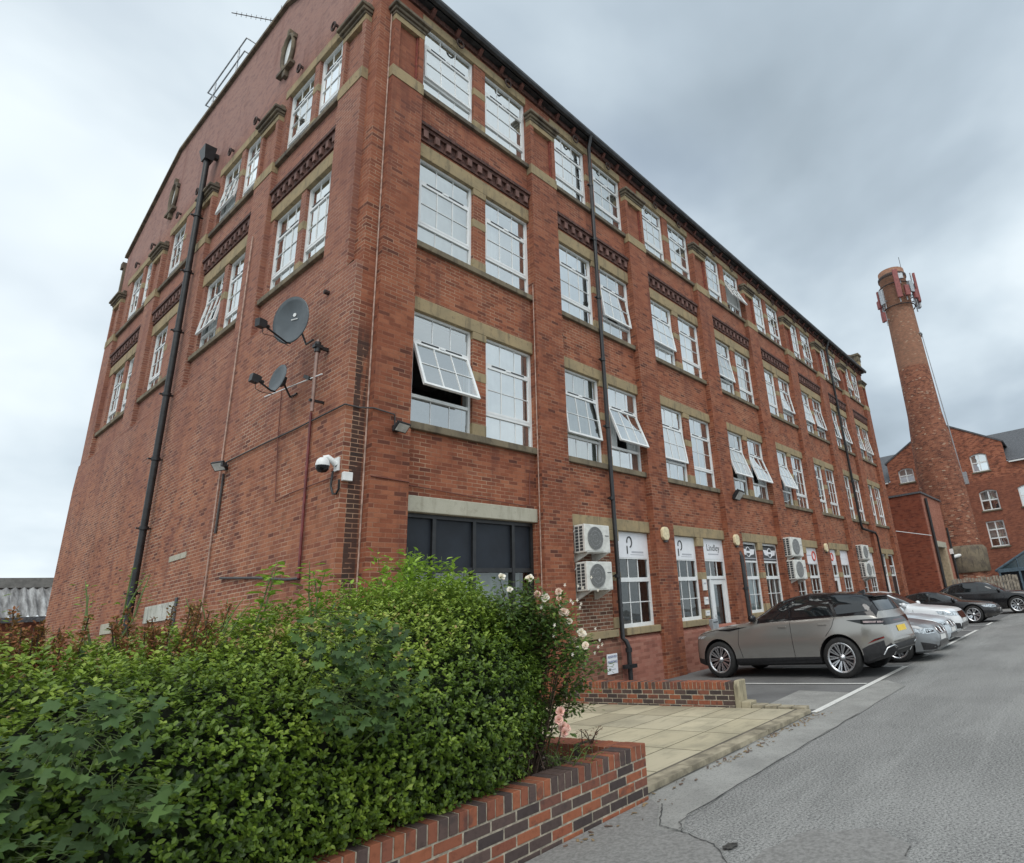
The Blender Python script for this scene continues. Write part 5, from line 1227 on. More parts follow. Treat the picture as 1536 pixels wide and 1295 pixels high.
    for i in range(ns):
        for dd in ((-tw_, tw_) if tw_ else (0,)):
            a = 2*math.pi*i/ns+dd; ca, sa = math.cos(a), math.sin(a); a0 = 2*math.pi*i/ns+dd*.25
            p0 = Vector((.05*math.cos(a0), -tw+.035, .05*math.sin(a0))); p1 = Vector((rr_*.93*ca, -tw+.004, rr_*.93*sa)); dv = (p1-p0).normalized(); sd_ = dv.cross(Vector((0,1,0))).normalized()
            w0, w1 = P.get('sw', (.012, .02)); q = Vector((0,.03,0))
            rm.add([p0-sd_*w0, p0+sd_*w0, p1+sd_*w1, p1-sd_*w1, p0-sd_*w0+q, p0+sd_*w0+q, p1+sd_*w1+q, p1-sd_*w1+q], [(0,1,2,3),(4,5,6,7),(0,1,5,4),(1,2,6,5),(2,3,7,6),(3,0,4,7)], 0)
    rme = rm.mesh('rim', [M['alloy'], M['gloss']])
    for wx in (xf, xr):
        for sg in (-1, 1):
            wo_ = link('wheel', tme, root, (wx, sg*(hwid-.13), rw)); 
            if sg > 0: wo_.rotation_euler = (0,0,math.pi)
            link('rim', rme, wo_)
    return root

SP = dict(  # large SUV, nose to the wall
 L=4.80, W=1.95, x1=2.22, x0=-2.58, xf=1.44, xr=-1.43, r=.385, tumble=.72,
 top=[(2.22,.62),(2.2,.86),(2.12,.97),(1.8,1.045),(1.2,1.12),(.75,1.175),(.62,1.21),(.3,1.385),(-.05,1.54),(-.4,1.635),(-.8,1.665),(-1.3,1.645),(-1.8,1.585),(-2.10,1.53),(-2.25,1.38),(-2.40,1.20),(-2.48,1.12),(-2.56,.92),(-2.58,.7)],
 belt=[(2.22,.60),(2.16,.84),(2.0,.93),(1.5,1.03),(.8,1.11),(0,1.145),(-1,1.165),(-1.9,1.18),(-2.3,1.155),(-2.44,1.06),(-2.54,.88),(-2.58,.68)],
 hw=[(2.22,.60),(2.18,.78),(2.08,.89),(1.85,.96),(1.5,1.0),(.9,.985),(-.5,.985),(-1.4,1.0),(-1.95,.975),(-2.3,.91),(-2.46,.83),(-2.58,.72)],
 bot=[(2.22,.34),(2.1,.26),(1.9,.23),(-1.9,.25),(-2.3,.34),(-2.58,.48)],
 paint=paint('grey_metallic_paint', (.34,.33,.31), .6, .2), clad=True, blackroof=True, blackpillar=True, mirrormat=M['gloss'],
 windows=[[(.56,1.185),(.34,1.33),(.08,1.46),(-.15,1.535),(-.36,1.565),(-.38,1.185)], [(-.46,1.19),(-.43,1.575),(-.9,1.595),(-1.25,1.58),(-1.38,1.2)], [(-1.46,1.205),(-1.32,1.575),(-1.65,1.55),(-1.95,1.49),(-2.20,1.37),(-2.15,1.235)]],
 sides=[('sill_cladding', M['trim'], [(1.0,.25),(1.0,.37),(-.98,.38),(-.98,.27)]), ('side_strake', M['gloss'], [(1.45,1.01),(1.1,.985),(.62,1.06),(.95,1.045)]), ('bumper_cladding', M['trim'], [(-1.88,.54),(-2.05,.60),(-2.40,.68),(-2.42,.48),(-2.2,.36),(-1.90,.30)]), ('rear_reflector', M['tail'], [(-2.02,.63),(-2.22,.675),(-2.42,.72),(-2.41,.75),(-2.2,.71)])],
 front=[('grille', M['gloss'], [(-.55,.70),(.55,.70),(.5,.86),(-.5,.86)]), ('windscreen', M['carglass'], [(-.66,1.24),(.66,1.24),(.56,1.60),(-.56,1.60)])],
 rear=[('rear_window', M['carglass'], [(-.66,1.22),(.66,1.22),(.56,1.47),(-.56,1.47)]), ('lamp_band', M['gloss'], [(-.78,.955),(.78,.955),(.78,1.06),(-.78,1.06)]), ('number_plate', M['yplate'], [(-.26,.80),(.26,.80),(.26,.91),(-.26,.91)]), ('lower_bumper', M['trim'], [(-.75,.46),(.75,.46),(.75,.60),(-.75,.60)])],
 corner=[('headlight', M['lamp'], [(-.36,.83),(.22,.845),(.30,.90),(-.34,.885)], R(50)), ('tail_light', M['gloss'], [(-.58,1.085),(-.30,.99),(.30,.96),(.75,.955),(.75,1.055),(.2,1.08)], R(125)), ('tail_light_strip', M['tailclear'], [(-.30,1.02),(.10,1.0),(.10,1.03),(-.30,1.055)], R(125.01)), ('tail_light_red', M['tail'], [(.12,1.0),(.62,.99),(.62,1.02),(.12,1.03)], R(125.01))],
 seams=[[(.86,1.06),(.90,.7),(.82,.42)],[(-.41,1.15),(-.42,.8),(-.44,.40)],[(-1.42,1.17),(-1.34,.98),(-1.18,.80)],[(2.05,.93),(1.6,1.0),(.9,1.07)]],
 handles=[(-1.14,1.03),(-.22,1.02)], mirror=(.48,1.2), spokes=10, twin=.115, sw=(.008,.015))
def squeeze(o):
    f = lambda x: x if x > -1.9 else -1.9+(x+1.9)*.78
    for k in ('top', 'belt', 'hw', 'bot'): o[k] = [(f(a), b) for a, b in o[k]]
    o['windows'] = [[(f(a), b) for a, b in q] for q in o['windows']]; o['sides'] = [(n_, m_, [(f(a), b) for a, b in q]) for n_, m_, q in o['sides']]; o['x0'] = f(o['x0'])
squeeze(SP)
def velar_extra(body, bvh):
    m = MB(); m.prism([(-1.92,1.565),(-2.13,1.52),(-2.18,1.495),(-2.0,1.49)], 'y', -.56, .56); m.build('roof_spoiler', M['gloss'], body, bevel=.01)
    for sg in (-1, 1):
        m = MB(); m.tube([(-2.32,sg*.50,.38),(-2.43,sg*.54,.54),(-2.43,sg*.72,.58),(-2.34,sg*.86,.54),(-2.26,sg*.89,.42)], .013, 8); m.build('exhaust_surround', M['chrome'], body)
    m = MB(); m.prism([(-1.62,1.60),(-1.80,1.58),(-1.79,1.65)], 'y', -.03, .03); m.build('roof_fin', M['gloss'], body)
SP['extra'] = velar_extra
def saloon(**kw):
    d = dict(L=4.5, W=1.82, x1=2.25, x0=-2.25, xf=1.42, xr=-1.32, r=.335, tumble=.72,
     top=[(2.25,.56),(2.2,.70),(2.0,.80),(1.5,.90),(1.05,.96),(.95,.98),(.6,1.19),(.25,1.36),(-.1,1.43),(-.6,1.43),(-1.1,1.37),(-1.5,1.26),(-1.9,1.08),(-2.1,1.02),(-2.2,.92),(-2.25,.75)],
     belt=[(2.25,.54),(2.15,.68),(1.9,.76),(1.4,.84),(.9,.90),(0,.93),(-1,.96),(-1.9,.98),(-2.2,.86),(-2.25,.7)],
     hw=[(2.25,.56),(2.18,.78),(2.0,.90),(1.7,.96),(1.3,.99),(0,.985),(-1.3,1.0),(-1.8,.95),(-2.1,.86),(-2.25,.7)],
     bot=[(2.25,.30),(2.1,.19),(1.9,.17),(-1.8,.19),(-2.25,.36)],
     paint=paint('grey_blue_paint', (.22,.235,.25), .3, .3), clad=False,
     windows=[[(.86,.965),(.55,1.16),(.22,1.31),(.0,1.345),(-.02,.965)], [(-.09,.965),(-.06,1.35),(-.5,1.355),(-.85,1.33),(-1.0,.98)], [(-1.06,.985),(-.92,1.32),(-1.2,1.25),(-1.45,1.12),(-1.4,1.0)]],
     sides=[('sill', M['trim'], [(1.02,.18),(1.02,.26),(-.95,.27),(-.95,.20)])],
     front=[('windscreen', M['carglass'], [(-.62,1.0),(.62,1.0),(.54,1.35),(-.54,1.35)]), ('lower_grille', M['gloss'], [(-.5,.27),(.5,.27),(.42,.40),(-.42,.40)]), ('number_plate', M['wplate'], [(-.26,.42),(.26,.42),(.26,.53),(-.26,.53)])],
     rear=[('rear_window', M['carglass'], [(-.55,1.06),(.55,1.06),(.48,1.3),(-.48,1.3)]), ('number_plate', M['yplate'], [(-.26,.7),(.26,.7),(.26,.81),(-.26,.81)])],
     corner=[('headlight', M['lamp'], [(-.34,.60),(-.02,.585),(.24,.62),(.34,.70),(.0,.705),(-.32,.69)], R(42)), ('headlight_eye', M['gloss'], [(-.26,.615),(.0,.605),(.0,.675),(-.26,.67)], R(42.01)), ('tail_light', M['tail'], [(-.3,.78),(.3,.76),(.3,.88),(-.3,.90)], R(130))],
     seams=[[(.98,.84),(1.0,.6),(.92,.28)],[(-.05,.93),(-.06,.6),(-.08,.28)],[(-1.03,.94),(-1.02,.74)]],
     handles=[(-.86,.83),(.12,.82)], mirror=(.80,.96), spokes=5, twin=.2, sw=(.016,.022))
    d.update(kw); return d
car('parked_suv', 'grey metallic SUV with black roof and yellow rear plate, parked nose to the wall', 8.97, -3.05, R(86.8), SP)
def kidney(body, bvh):
    for sg in (-1, 1):
        pts = [(.03,.55),(.28,.56),(.32,.63),(.29,.70),(.06,.71),(.02,.64)]
        loop = []
        for i in range(len(pts)):
            a, b = pts[i], pts[(i+1) % len(pts)]
            for j in range(4):
                yy = a[0]+(b[0]-a[0])*j/4; zz = a[1]+(b[1]-a[1])*j/4; h = bvh.ray_cast(Vector((6, sg*yy, zz)), Vector((-1,0,0)))
                if h[0]: loop.append(h[0]+Vector((.012,0,0)))
        m = MB(); m.tube(loop, .013, 6, closed=True); m.build('grille_surround', M['chrome'], body)
KG = [('grille', M['gloss'], [(.03,.55),(.28,.56),(.32,.63),(.29,.70),(.06,.71),(.02,.64)]), ('grille', M['gloss'], [(-.03,.55),(-.02,.64),(-.06,.71),(-.29,.70),(-.32,.63),(-.28,.56)])]
base = saloon()
car('parked_saloon', 'steel grey saloon with twin kidney grille, nose out directly behind the grey SUV', 11.45, -3.42, R(-91), saloon(front=base['front']+KG, extra=kidney,
    corner=base['corner']+[('bumper_intake', M['trim'], [(-.30,.25),(.10,.25),(.14,.42),(-.22,.34)], R(35))]))
car('parked_saloon', 'pale silver blue saloon parked nose out between the steel grey saloon and the white crossover', 13.85, -3.22, R(-90), saloon(paint=paint('silver_blue_paint', (.52,.57,.61), .15, .3), front=base['front']+KG, extra=kidney))
SUV2 = saloon(L=4.4, W=1.85, r=.35, paint=paint('white_paint', (.72,.74,.76), .0, .25),
     top=[(2.2,.66),(2.16,.84),(2.0,.94),(1.5,1.02),(1.05,1.07),(.9,1.12),(.55,1.33),(.25,1.50),(-.1,1.58),(-.7,1.59),(-1.3,1.56),(-1.8,1.47),(-2.0,1.3),(-2.15,1.05),(-2.2,.8)],
     belt=[(2.2,.64),(2.1,.80),(1.9,.88),(1.4,.97),(.9,1.02),(0,1.05),(-1,1.08),(-1.9,1.10),(-2.15,.98),(-2.2,.75)],
     hw=[(2.2,.62),(2.14,.82),(2.0,.91),(1.7,.96),(1.3,.99),(0,.985),(-1.3,1.0),(-1.8,.97),(-2.1,.88),(-2.2,.78)], bot=[(2.2,.36),(2.05,.24),(1.9,.22),(-1.8,.24),(-2.2,.40)], x1=2.2, x0=-2.2, sides=[('sill', M['trim'], [(1.0,.25),(1.0,.34),(-.9,.34),(-.9,.25)])],
     windows=[[(.84,1.08),(.55,1.28),(.25,1.44),(.0,1.485),(-.02,1.08)], [(-.09,1.08),(-.06,1.49),(-.5,1.50),(-.88,1.485),(-1.0,1.10)], [(-1.07,1.11),(-.95,1.48),(-1.3,1.45),(-1.62,1.36),(-1.6,1.16)]],
     front=[('windscreen', M['carglass'], [(-.64,1.13),(.64,1.13),(.56,1.49),(-.56,1.49)]), ('grille', M['gloss'], [(-.42,.62),(.42,.62),(.48,.74),(.42,.83),(-.42,.83),(-.48,.74)]), ('lower_grille', M['gloss'], [(-.6,.34),(.6,.34),(.55,.50),(-.55,.50)]), ('number_plate', M['wplate'], [(-.26,.53),(.26,.53),(.26,.63),(-.26,.63)])],
     rear=[('rear_window', M['carglass'], [(-.55,1.15),(.55,1.15),(.5,1.42),(-.5,1.42)])],
     corner=[('headlight', M['lamp'], [(-.28,.72),(.05,.73),(.32,.80),(.36,.88),(.0,.86),(-.28,.83)], R(45)), ('bumper_intake', M['trim'], [(-.25,.36),(.1,.36),(.14,.54),(-.2,.50)], R(35)), ('tail_light', M['tail'], [(-.3,.92),(.3,.9),(.3,1.03),(-.3,1.05)], R(130))],
     seams=[[(1.0,.96),(1.0,.7),(.92,.32)],[(-.05,1.05),(-.06,.7),(-.08,.32)]], handles=[(-.84,.93),(.14,.92)], mirror=(.78,1.08), spokes=5, twin=.18)
car('parked_crossover', 'white crossover with a black grille, nose out beyond the pale silver blue saloon', 16.45, -3.15, R(-90), SUV2)
def ringbar(body, bvh):
    m = MB(); m.box(2.10,2.20,-.72,.72,.205,.225); m.build('bumper_blade', M['chrome'], body)
COUPE = saloon(L=4.7, W=1.86, r=.35, x1=2.36, x0=-2.3, xf=1.45, xr=-1.38, paint=paint('black_paint_gloss', (.012,.012,.014), .1, .2),
     top=[(2.36,.52),(2.3,.66),(2.1,.77),(1.6,.87),(1.1,.93),(.95,.96),(.6,1.15),(.2,1.32),(-.2,1.385),(-.6,1.38),(-1.1,1.31),(-1.6,1.16),(-2.0,1.02),(-2.2,.95),(-2.3,.75)],
     front=[('windscreen', M['carglass'], [(-.62,.99),(.62,.99),(.54,1.31),(-.54,1.31)]), ('grille', M['trim'], [(-.42,.34),(.42,.34),(.52,.50),(.42,.64),(-.42,.64),(-.52,.50)]), ('number_plate', M['wplate'], [(-.26,.42),(.26,.42),(.26,.53),(-.26,.53)])],
     windows=[[(.86,.955),(.55,1.13),(.22,1.275),(-.1,1.305),(-.12,.955)], [(-.17,.955),(-.15,1.31),(-.6,1.30),(-1.0,1.24),(-1.45,1.06),(-1.35,.98)]], sw=(.02,.035), spokes=5, twin=.24, extra=ringbar,
     seams=[[(.98,.84),(1.0,.6),(.92,.28)],[(-.4,.93),(-.5,.6),(-.5,.28)]], handles=[(-.3,.82)])
car('parked_coupe', 'gloss black coupe with bright split spoke wheels, nose out in front of the black SUV', 25.3, -2.95, R(-90), COUPE)
BS = saloon(L=4.95, W=1.95, r=.40, x1=2.45, x0=-2.45, xf=1.55, xr=-1.42, paint=_M['black_paint_gloss'],
     top=[(2.45,.66),(2.4,.88),(2.2,.98),(1.7,1.08),(1.2,1.13),(1.05,1.16),(.7,1.38),(.3,1.57),(-.1,1.66),(-.7,1.67),(-1.2,1.61),(-1.7,1.45),(-2.1,1.22),(-2.35,1.12),(-2.45,.85)],
     belt=[(2.45,.64),(2.35,.82),(2.1,.92),(1.5,1.02),(1.0,1.08),(0,1.11),(-1,1.15),(-2.0,1.16),(-2.35,1.0),(-2.45,.8)],
     hw=[(2.45,.62),(2.38,.82),(2.2,.92),(1.8,.97),(1.4,1.0),(0,.985),(-1.4,1.0),(-2.0,.95),(-2.3,.86),(-2.45,.74)], bot=[(2.45,.38),(2.3,.25),(2.0,.23),(-2.0,.25),(-2.45,.42)], sides=[('sill', M['trim'], [(1.05,.27),(1.05,.37),(-.9,.37),(-.9,.27)])],
     windows=[[(.98,1.145),(.62,1.35),(.28,1.51),(.0,1.565),(-.02,1.145)], [(-.09,1.145),(-.06,1.57),(-.6,1.585),(-.95,1.56),(-1.05,1.17)], [(-1.12,1.175),(-1.02,1.55),(-1.4,1.46),(-1.75,1.30),(-1.7,1.2)]],
     front=[('windscreen', M['carglass'], [(-.66,1.18),(.66,1.18),(.58,1.57),(-.58,1.57)])], rear=[('rear_window', M['carglass'], [(-.6,1.2),(.6,1.2),(.5,1.42),(-.5,1.42)])],
     corner=[('headlight', M['lamp'], [(-.3,.78),(.2,.80),(.3,.88),(-.28,.87)], R(45))], seams=[[(1.05,1.02),(1.1,.7),(1.0,.32)],[(-.05,1.1),(-.06,.7),(-.08,.32)]], handles=[(-.86,.98),(.14,.97)], mirror=(.88,1.14), spokes=10, twin=.1, sw=(.008,.014))
car('parked_suv', 'large gloss black SUV seen side on at the right edge, farthest car of the row', 32.05, -3.85, R(-90), BS)

# ------------------------------------------------------------------ planting
def leaf_template(kind):
    if kind == 'oval': return np.array([(0,0,0),(.26,.30,.05),(.25,.68,.05),(0,1,-.06),(-.25,.68,.05),(-.26,.30,.05)]), [(0,1,2,3),(0,3,4,5)]
    if kind == 'narrow': return np.array([(0,0,0),(.17,.30,.03),(.15,.65,.02),(0,1,-.10),(-.15,.65,.02),(-.17,.30,.03)]), [(0,1,2,3),(0,3,4,5)]
    if kind == 'palm':   # five lobed leaf
        out = [(0,0)]; 
        for ang, r in ((-50,.30),(-80,.66),(-62,.58),(-42,.95),(-20,.68),(-8,.95),(0,1.10),(8,.95),(20,.68),(42,.95),(62,.58),(80,.66),(50,.30)):
            out.append((r*math.sin(R(ang)), .12+r*math.cos(R(ang))*.92))
        c = (0,.30,.05); V = [c]+[(p[0],p[1],-.10*abs(p[0])) for p in out]; n = len(out)
        V = [(a_, b_, c_-.16*b_*b_+.05*math.sin(9*a_)) for a_, b_, c_ in V]; return np.array(V), [(0,1+i,1+(i+1) % n) for i in range(n)]
    if kind == 'petal': return np.array([(0,0,0),(.42,.35,.12),(.38,.8,.22),(0,.95,.2),(-.38,.8,.22),(-.42,.35,.12)]), [(0,1,2,3),(0,3,4,5)]
def leaves(name, P, D, N, S, T, kind, mat, parent, curl=None):
    """P points, D leaf axis, N leaf face normal, S size, T tint"""
    tv, tf = leaf_template(kind); P, D, N = map(lambda a: np.asarray(a, float), (P, D, N)); S = np.asarray(S, float)
    D = D/np.linalg.norm(D, axis=1)[:,None]; X = np.cross(D, N); X /= np.linalg.norm(X, axis=1)[:,None]+1e-9; Z = np.cross(X, D)
    V = P[:,None,:]+S[:,None,None]*(tv[None,:,0,None]*X[:,None,:]+tv[None,:,1,None]*D[:,None,:]+tv[None,:,2,None]*Z[:,None,:])
    n, k = len(P), len(tv); V = V.reshape(-1, 3); ln = len(tf[0]); F = (np.array(tf)[None]+(np.arange(n)*k)[:,None,None]).reshape(-1, ln)
    me = bpy.data.meshes.new(name); me.vertices.add(len(V)); me.vertices.foreach_set('co', V.astype('f').ravel())
    me.loops.add(F.size); me.loops.foreach_set('vertex_index', F.astype('i').ravel()); me.polygons.add(len(F)); me.polygons.foreach_set('loop_start', (np.arange(len(F))*ln).astype('i')); 
    me.update(calc_edges=True); a = me.attributes.new('tint', 'FLOAT', 'FACE'); a.data.foreach_set('value', np.repeat(np.asarray(T, 'f'), len(tf)))
    me.materials.append(mat); me.validate(); return link(name, me, parent)
def leaf_mat(name, stops, rough=.42, trans=.25, spec=.45):
    t = NT(name); a = t.n('ShaderNodeAttribute', _attribute_name='tint'); c = t.ramp(a.outputs['Fac'], stops)
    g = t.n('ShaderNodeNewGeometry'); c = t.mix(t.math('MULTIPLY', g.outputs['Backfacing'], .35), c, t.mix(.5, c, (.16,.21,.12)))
    b = t.n('ShaderNodeBsdfPrincipled', Base__Color=c, Roughness=rough, Specular__IOR__Level=spec); tl = t.n('ShaderNodeBsdfTranslucent', Color=t.mix(.5, c, (.22,.34,.03)))
    mx = t.n('ShaderNodeMixShader', Fac=trans); t.set(mx.inputs[1], b.outputs[0]); t.set(mx.inputs[2], tl.outputs[0]); t.t.links.new(mx.outputs[0], t.out.inputs[0]); return t.mat
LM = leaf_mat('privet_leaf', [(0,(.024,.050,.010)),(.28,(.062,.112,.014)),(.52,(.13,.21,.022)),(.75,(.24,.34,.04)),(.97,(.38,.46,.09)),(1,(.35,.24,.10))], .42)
LM2 = leaf_mat('maple_leaf', [(0,(.018,.045,.012)),(.5,(.042,.095,.022)),(.8,(.09,.17,.03)),(1,(.20,.30,.05))], .6, .25, .25)
LMB = leaf_mat('bright_shoot_leaf', [(0,(.14,.26,.025)),(.5,(.28,.45,.05)),(1,(.42,.58,.11))], .5, .35)
LMR = leaf_mat('rose_leaf', [(0,(.03,.065,.018)),(.5,(.08,.14,.03)),(.85,(.17,.25,.05)),(1,(.20,.17,.06))], .4)
LMD = leaf_mat('dock_seed', [(0,(.16,.05,.025)),(.5,(.26,.085,.035)),(1,(.36,.16,.07))], .8, .2)
PM = leaf_mat('rose_petal', [(0,(.88,.50,.44)),(.5,(.92,.70,.58)),(.8,(.93,.84,.70)),(1,(.94,.90,.82))], .6, .15, .2)
TW = simple('twig_brown', (.10,.065,.045), .85, var=.3, scale=30, bump=.3); TG = simple('green_stem', (.12,.17,.05), .7, var=.2, scale=20)

def fn(P, s, seed):   # cheap smooth noise, numpy
    r_ = np.random.default_rng(seed); v = np.zeros(len(P))
    for i in range(9):
        k = r_.normal(size=3)*s*(1+.25*i); v += np.sin(P@k+r_.uniform(0,6.28))/(1+.2*i)
    return v/3.6
prof0 = np.array([(-5.08,.40),(-5.20,.56),(-5.33,.85),(-5.34,1.15),(-5.22,1.42),(-4.98,1.62),(-4.55,1.78),(-4.0,1.84),(-3.5,1.78),(-3.15,1.4),(-3.1,.9),(-3.2,.4)])
seg = np.linalg.norm(np.diff(prof0, axis=0), axis=1); cum = np.concatenate([[0], np.cumsum(seg)]); LT = cum[-1]
def hedge_pt(x, s):
    y = np.interp(s*LT, cum, prof0[:,0]); z = np.interp(s*LT, cum, prof0[:,1])
    hs = np.interp(x, [-7.5,-4.2,-3.4,-2.7,-2.1,-1.5,-1.05,-.8,-.6], [.93,.93,.93,.97,1.03,1.06,1.05,1.0,.9])      # height
    z = z*hs
    out = np.interp(x, [-7.5,-4.3,-3.3,-2.7,-2.3,-1.2], [.42,.38,.20,.03,.0,.0]); y = y-out*(y < -4.6)*np.clip((-4.3-y)/1.1, 0, 1)
    low = np.interp(x, [-7.5,-3.4,-2.8,-2.4,-1.0], [-.26,-.18,-.02,.0,.0]); z = z+low*np.clip((.9-z)/.6, 0, 1)
    # the right hand end rounds off
    q = np.clip((x+1.55)/.86, 0, 1); k = np.sqrt(np.clip(1-q*q, .02, 1)); cy, cz = -4.35, .95
    return np.stack([x, cy+(y-cy)*k, cz+(z-cz)*(.35+.65*k)], 1)
def hedge_sample(n, front=.66, dens_x=(-7.3,-.70)):
    x = rng.uniform(*dens_x, n); s = np.where(rng.random(n) < .72, rng.uniform(0,.45,n), rng.uniform(.45,1,n))
    P = hedge_pt(x, s); e = 1e-3; Tx = hedge_pt(x+e, s)-hedge_pt(x-e, s); Ts = hedge_pt(x, np.clip(s+e,0,1))-hedge_pt(x, np.clip(s-e,0,1)); N = np.cross(Tx, Ts); N /= np.linalg.norm(N, axis=1)[:,None]+1e-9
    c = P-np.array([0,-4.35,.95]); c[:,0] = 0; sgn = np.sign((N*c).sum(1)); N *= np.where(sgn == 0, 1, sgn)[:,None]
    return x, s, P, N
def cull(x, s):  # keep the parts the photograph can see plus a margin
    return (x > -5.6) | (rng.random(len(x)) < .35)
hd = empty('clipped_hedge', (-3.5,-4.3,.3), 'large glossy green clipped hedge filling the bed behind the front brick planter', 'hedge')
HO = np.array([3.5,4.3,-.3])
def fill(n, depth, size, kmin, kmax, bright, name):
    x, s, P, N = hedge_sample(n); k = cull(x, s); x, s, P, N = x[k], s[k], P[k], N[k]; n = len(x)
    lump = fn(P, 3.2, 1)*.065+fn(P, 9, 2)*.035
    d = rng.uniform(depth[0], depth[1], n); P = P+N*(lump+d)[:,None]
    shoots = (rng.random(n) < .05)*(s > .28)*(s < .8); P = P+np.array([0,0,1])[None]*(shoots*rng.uniform(.02,.14,n))[:,None]
    K = 6; PP = np.repeat(P, K, 0); NN = np.repeat(N, K, 0)
    ax = NN*.55+np.array([0,0,.55]); ax = ax+rng.normal(size=ax.shape)*.12; ax /= np.linalg.norm(ax, axis=1)[:,None]
    rv = rng.normal(size=ax.shape); perp = rv-(rv*ax).sum(1)[:,None]*ax; perp /= np.linalg.norm(perp, axis=1)[:,None]
    D = perp*.85+ax*rng.uniform(.15,.75,len(ax))[:,None]; Nf = ax+perp*-.4+rng.normal(size=ax.shape)*.25
    S = rng.uniform(.6,1.15,len(ax))*size; PP = PP+ax*rng.uniform(-.025,.02,len(ax))[:,None]
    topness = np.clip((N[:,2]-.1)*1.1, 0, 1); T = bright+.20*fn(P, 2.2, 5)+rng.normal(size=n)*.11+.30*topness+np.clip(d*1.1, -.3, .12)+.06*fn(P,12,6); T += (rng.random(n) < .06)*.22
    T = np.repeat(T, K)+rng.normal(size=n*K)*.05
    return leaves(name, PP+HO, D, Nf, S, np.clip(T, 0, 1), 'oval', LM, hd)
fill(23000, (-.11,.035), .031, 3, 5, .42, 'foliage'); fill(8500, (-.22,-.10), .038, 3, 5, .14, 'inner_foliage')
# solid dark core added inside the hedge to block the view through it
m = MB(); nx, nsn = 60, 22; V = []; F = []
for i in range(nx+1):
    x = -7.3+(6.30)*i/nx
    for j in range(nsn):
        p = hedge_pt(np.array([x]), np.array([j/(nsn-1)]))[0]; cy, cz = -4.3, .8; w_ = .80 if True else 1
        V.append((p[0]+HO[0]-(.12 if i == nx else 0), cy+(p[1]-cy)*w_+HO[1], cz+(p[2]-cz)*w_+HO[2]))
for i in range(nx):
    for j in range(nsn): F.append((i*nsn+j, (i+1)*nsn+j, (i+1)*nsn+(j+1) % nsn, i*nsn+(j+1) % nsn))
m.add(V, F); m.add(V[:nsn], [tuple(range(nsn))]); m.add(V[-nsn:], [tuple(range(nsn))]); m.build('dark_core', simple('hedge_interior', (.016,.020,.010), .95, var=.4, scale=14), hd, fix=True)
m = MB(); r_ = random.Random(2)
for i in range(90):
    x = r_.uniform(-2.6,-1.3); y = r_.uniform(-4.9,-4.3); m.tube([(x+3.5,y+4.3,.05),(x+3.5+r_.uniform(-.1,.1),y+4.3+r_.uniform(-.1,.05),.4),(x+3.5+r_.uniform(-.2,.2),y+4.3+r_.uniform(-.2,.1),.8)], [.009,.006,.003], 5)
m.build('stems', TW, hd)

def shoot(name, base, h, label, cat, kind, mat, size, nleaf, lean=(0,0), group=None, stems=3, spread=.3, tint=(.2,.8), stemmat=None, bush=1.0, droop=.3):
    e = empty(name, base, label, cat, group); r_ = random.Random(int(abs(base[0]*1000+base[1]*77))); m = MB(); P, D, N, S, T = [], [], [], [], []
    for k in range(stems):
        a = r_.uniform(0,6.28); tip = Vector((lean[0]+spread*math.cos(a)*r_.uniform(.3,1), lean[1]+spread*math.sin(a)*r_.uniform(.3,1), h*r_.uniform(.72,1)))
        mid = tip*.5+Vector((r_.uniform(-.05,.05),r_.uniform(-.05,.05),h*.06)); path = [Vector((0,0,0)), mid*.5+Vector((0,0,h*.04)), mid, (mid+tip)/2+Vector((0,0,.02)), tip]; m.tube(path, [.008,.007,.005,.004,.002], 5)
        q = nleaf//stems
        for i in range(q):
            t_ = (.25+.75*(i/q))*4; j = min(3, int(t_)); p = path[j].lerp(path[j+1], t_-j); az = i*2.4+r_.uniform(-.3,.3)
            d = Vector((math.cos(az), math.sin(az), r_.uniform(-droop,.6))); o_ = d.normalized()*r_.uniform(0,.05*bush)
            P.append(p+o_); D.append(d); N.append(Vector((0,0,1))+Vector((r_.uniform(-.4,.4),r_.uniform(-.4,.4),0))); S.append(size*r_.uniform(.6,1.1)*(1-.35*(t_/4))); T.append(r_.uniform(*tint)+.15*(t_/4))
    m.build('stem', stemmat or TG, e); leaves('foliage', P, D, N, S, np.clip(T,0,1), kind, mat, e); return e
# maple saplings growing through the hedge (large lobed leaves)
def maple(base, pts, label, smin=.030, smax=.062, mul=5.5):
    e = empty('maple_sapling', base, label, 'sapling', 'maple saplings growing through the hedge'); r_ = random.Random(int(abs(base[0])*991)); m = MB(); P, D, N, S, T = [], [], [], [], []
    for (c, rad, n) in pts:
        n = int(n*mul); c = Vector(c)-Vector(base); m.tube([Vector((0,.25,0)), c*.5+Vector((0,.2,.05)), c+Vector((0,.12,-.05))], [.009,.006,.004], 5)
        for i in range(n):
            a = r_.uniform(0,6.28); rr_ = rad*math.sqrt(r_.random()); p = c+Vector((rr_*math.cos(a), r_.uniform(-.07,.09), rr_*math.sin(a)*.85)); d = Vector((math.cos(a)*.7+r_.uniform(-.3,.3), -.55+r_.uniform(-.3,.2), math.sin(a)*.3-.25+r_.uniform(-.3,.3)))
            nn = Vector((r_.uniform(-.4,.4), -.55, .85)); P.append(p); D.append(d+Vector((r_.uniform(-.4,.4),r_.uniform(-.2,.3),r_.uniform(-.4,.3)))); N.append(nn+Vector((r_.uniform(-.4,.4),0,r_.uniform(-.3,.2)))); S.append(r_.uniform(smin,smax)); T.append(r_.uniform(.0,.8)); m.tube([p-d.normalized()*.1+Vector((0,.05,0)), p], .0013, 4)
    m.build('stem', TG, e); leaves('foliage', P, D, N, S, T, 'palm', LM2, e)
